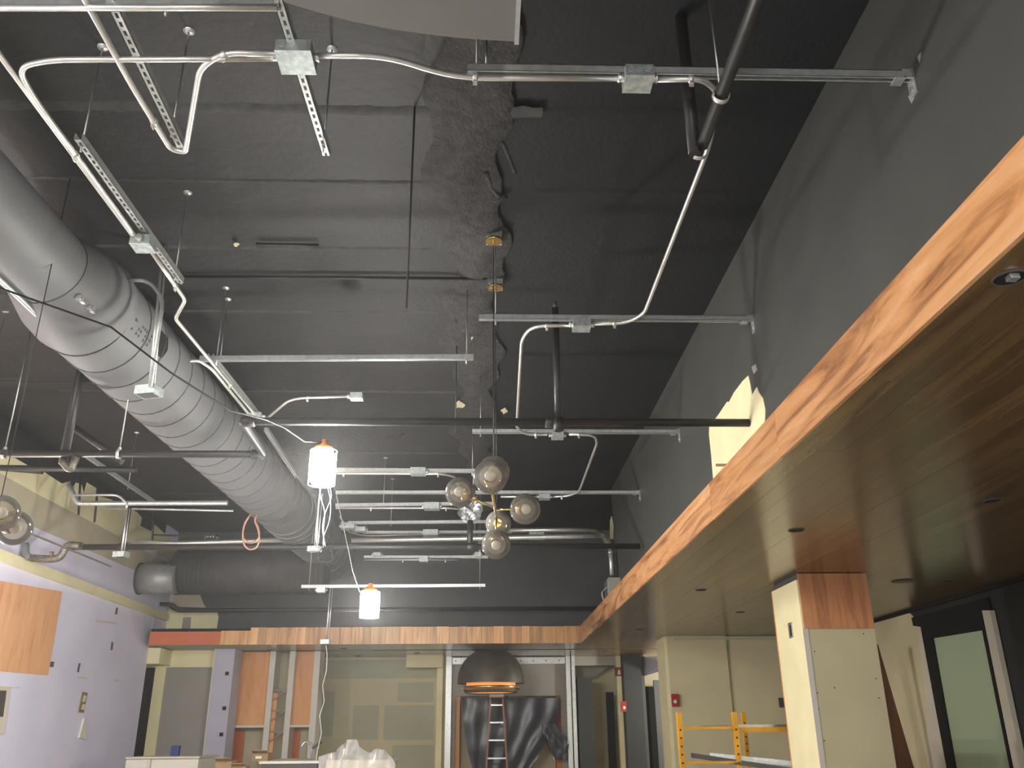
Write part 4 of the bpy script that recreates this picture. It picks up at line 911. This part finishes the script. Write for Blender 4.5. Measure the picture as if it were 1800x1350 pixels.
# --- work lights, then unseen fill lights added
def worklight(c, lab, s=1):
    c = Vector(c); o = thing('work_or_fill_light', lab, 'work light', c, 'hanging work lights')
    MB().lathe(c,(0,0,1),[(.0,-.135*s),(.07*s,-.13*s),(.088*s,-.10*s),(.088*s,.09*s),(.07*s,.12*s),(.0,.125*s)],28).build('diffuser', M['lamp'], o, 'glowing diffuser')
    m = MB()
    for k in range(8):
        a = k*math.pi/4; m.tube([c+Vector((.10*s*math.cos(a),.10*s*math.sin(a),z_)) for z_ in (-.13*s,.13*s)], .003, 5)
    for z_ in (-.13*s,.13*s):
        m.tube([c+Vector((.10*s*math.cos(a),.10*s*math.sin(a),z_)) for a in [k*math.pi/12 for k in range(25)]], .003, 5, False)
    m.build('wire_guard', M['whitewire'], o)
    MB().lathe(c,(0,0,1),[(.0,.126*s),(.075*s,.128*s),(.07*s,.16*s),(.025*s,.18*s),(.02*s,.22*s),(0,.22*s)],20).build('cap', M['orange'], o, 'orange cap')
    return o
l1 = along(567,822,6.75); l2 = along(650,1063,9.5)
worklight(l1,'nearer glowing work light hanging beside the grey duct')
worklight(l2,'farther glowing work light hanging above the back fascia')
worklight((-3.95,3.2,4.25),'work light hanging out of frame at the upper left')
worklight((-3.6,-.6,3.4),'added fill light hanging behind the camera at left')  # unseen lamp added as fill from the near left
worklight((-4.75,8.0,2.7),'added fill light out of frame by the lavender wall')  # added off frame to brighten the lavender wall
worklight((3.4,-1.2,2.3),'added fill light under the walnut soffit behind the camera')  # unseen, added to brighten the column front and soffit underside
worklight((4.4,16.0,2.3),'added fill light hidden in the recess behind the cream wall')  # hidden lamp added to brighten the far openings
worklight((-1.6,-2.4,1.9),'added fill light low behind the camera at left')  # unseen lamp added to make up for missing ambient light
worklight((.3,-1.6,3.2),'added fill light hanging behind the camera')  # unseen lamp added for fill from the camera side
lc = [(-3.95,3.2,4.47),(-3.3,3.9,4.0)] + [ay(x,y,Y_) for x,y,Y_ in ((195,575,4.6),(300,655,5.1),(405,722,5.6),(468,738,5.9),(500,752,6.1),(535,776,6.25))] + [l1+UPV*.2]
co_ = MB().tube(lc, .006, 8).build('light_cord', M['black']); tag(co_, 'black cord draped under the duct to the nearer work light', 'cord')
co2 = MB().tube([l1+UPV*.2, Vector((-1.35,7.6,3.75)), ay(612,965,8.6), ay(620,1005,9.0), ay(632,1040,9.3), l2+UPV*.2], .005, 8).build('light_cord', M['black']); tag(co2, 'cord linking the two glowing work lights past the duct end', 'cord')
# wire tangle below nearer light
for k,(pts,mt_) in enumerate((([(562,850),(562,870),(572,900),(568,930),(570,958)],'bluewire'),([(578,850),(584,872),(570,905),(566,930),(572,960)],'whitewire'),([(574,850),(582,880),(580,915),(568,945),(568,962)],'bluewire'),([(565,850),(560,885),(558,930),(557,958)],'whitewire'),([(567,962),(558,975),(560,988),(580,990),(586,976),(576,958)],'black'))):
    P = fillet([ay(x,y,7.2+.4*k/4) for x,y in pts], .15, 4); o = MB().tube(P, .004, 6).build('hanging_wire', M[mt_])
    tag(o, ['pale blue wire below the nearer work light, curving outward at left','white wire below the nearer work light crossing the blue ones','pale blue wire below the nearer work light, bowing to the right','straight white wire below the nearer work light, leftmost of the bunch','dark wire loop at the bottom of the bunch below the nearer work light'][k], 'wire', 'wire bunch')
for k,(dx_,sy_) in enumerate(((0,1.0),(5,.82))):
    P = fillet([ay(x*(1 if k==0 else .98)+dx_+(4 if k else 0), 903+(y-903)*sy_, 9.8+.05*k) for x,y in ((441,903),(430,920),(426,940),(428,957),(438,967),(450,964),(457,950),(454,930),(447,915),(452,904))], .06, 4)
    tag(MB().tube(P,.009,6).build('wire_loop', M['copper']), ['wider copper coloured wire loop hanging by the duct','narrower copper coloured wire loop hanging by the duct'][k], 'wire', 'copper loops')

for o in bpy.data.objects:
    if '_o' in o: del o['_o']
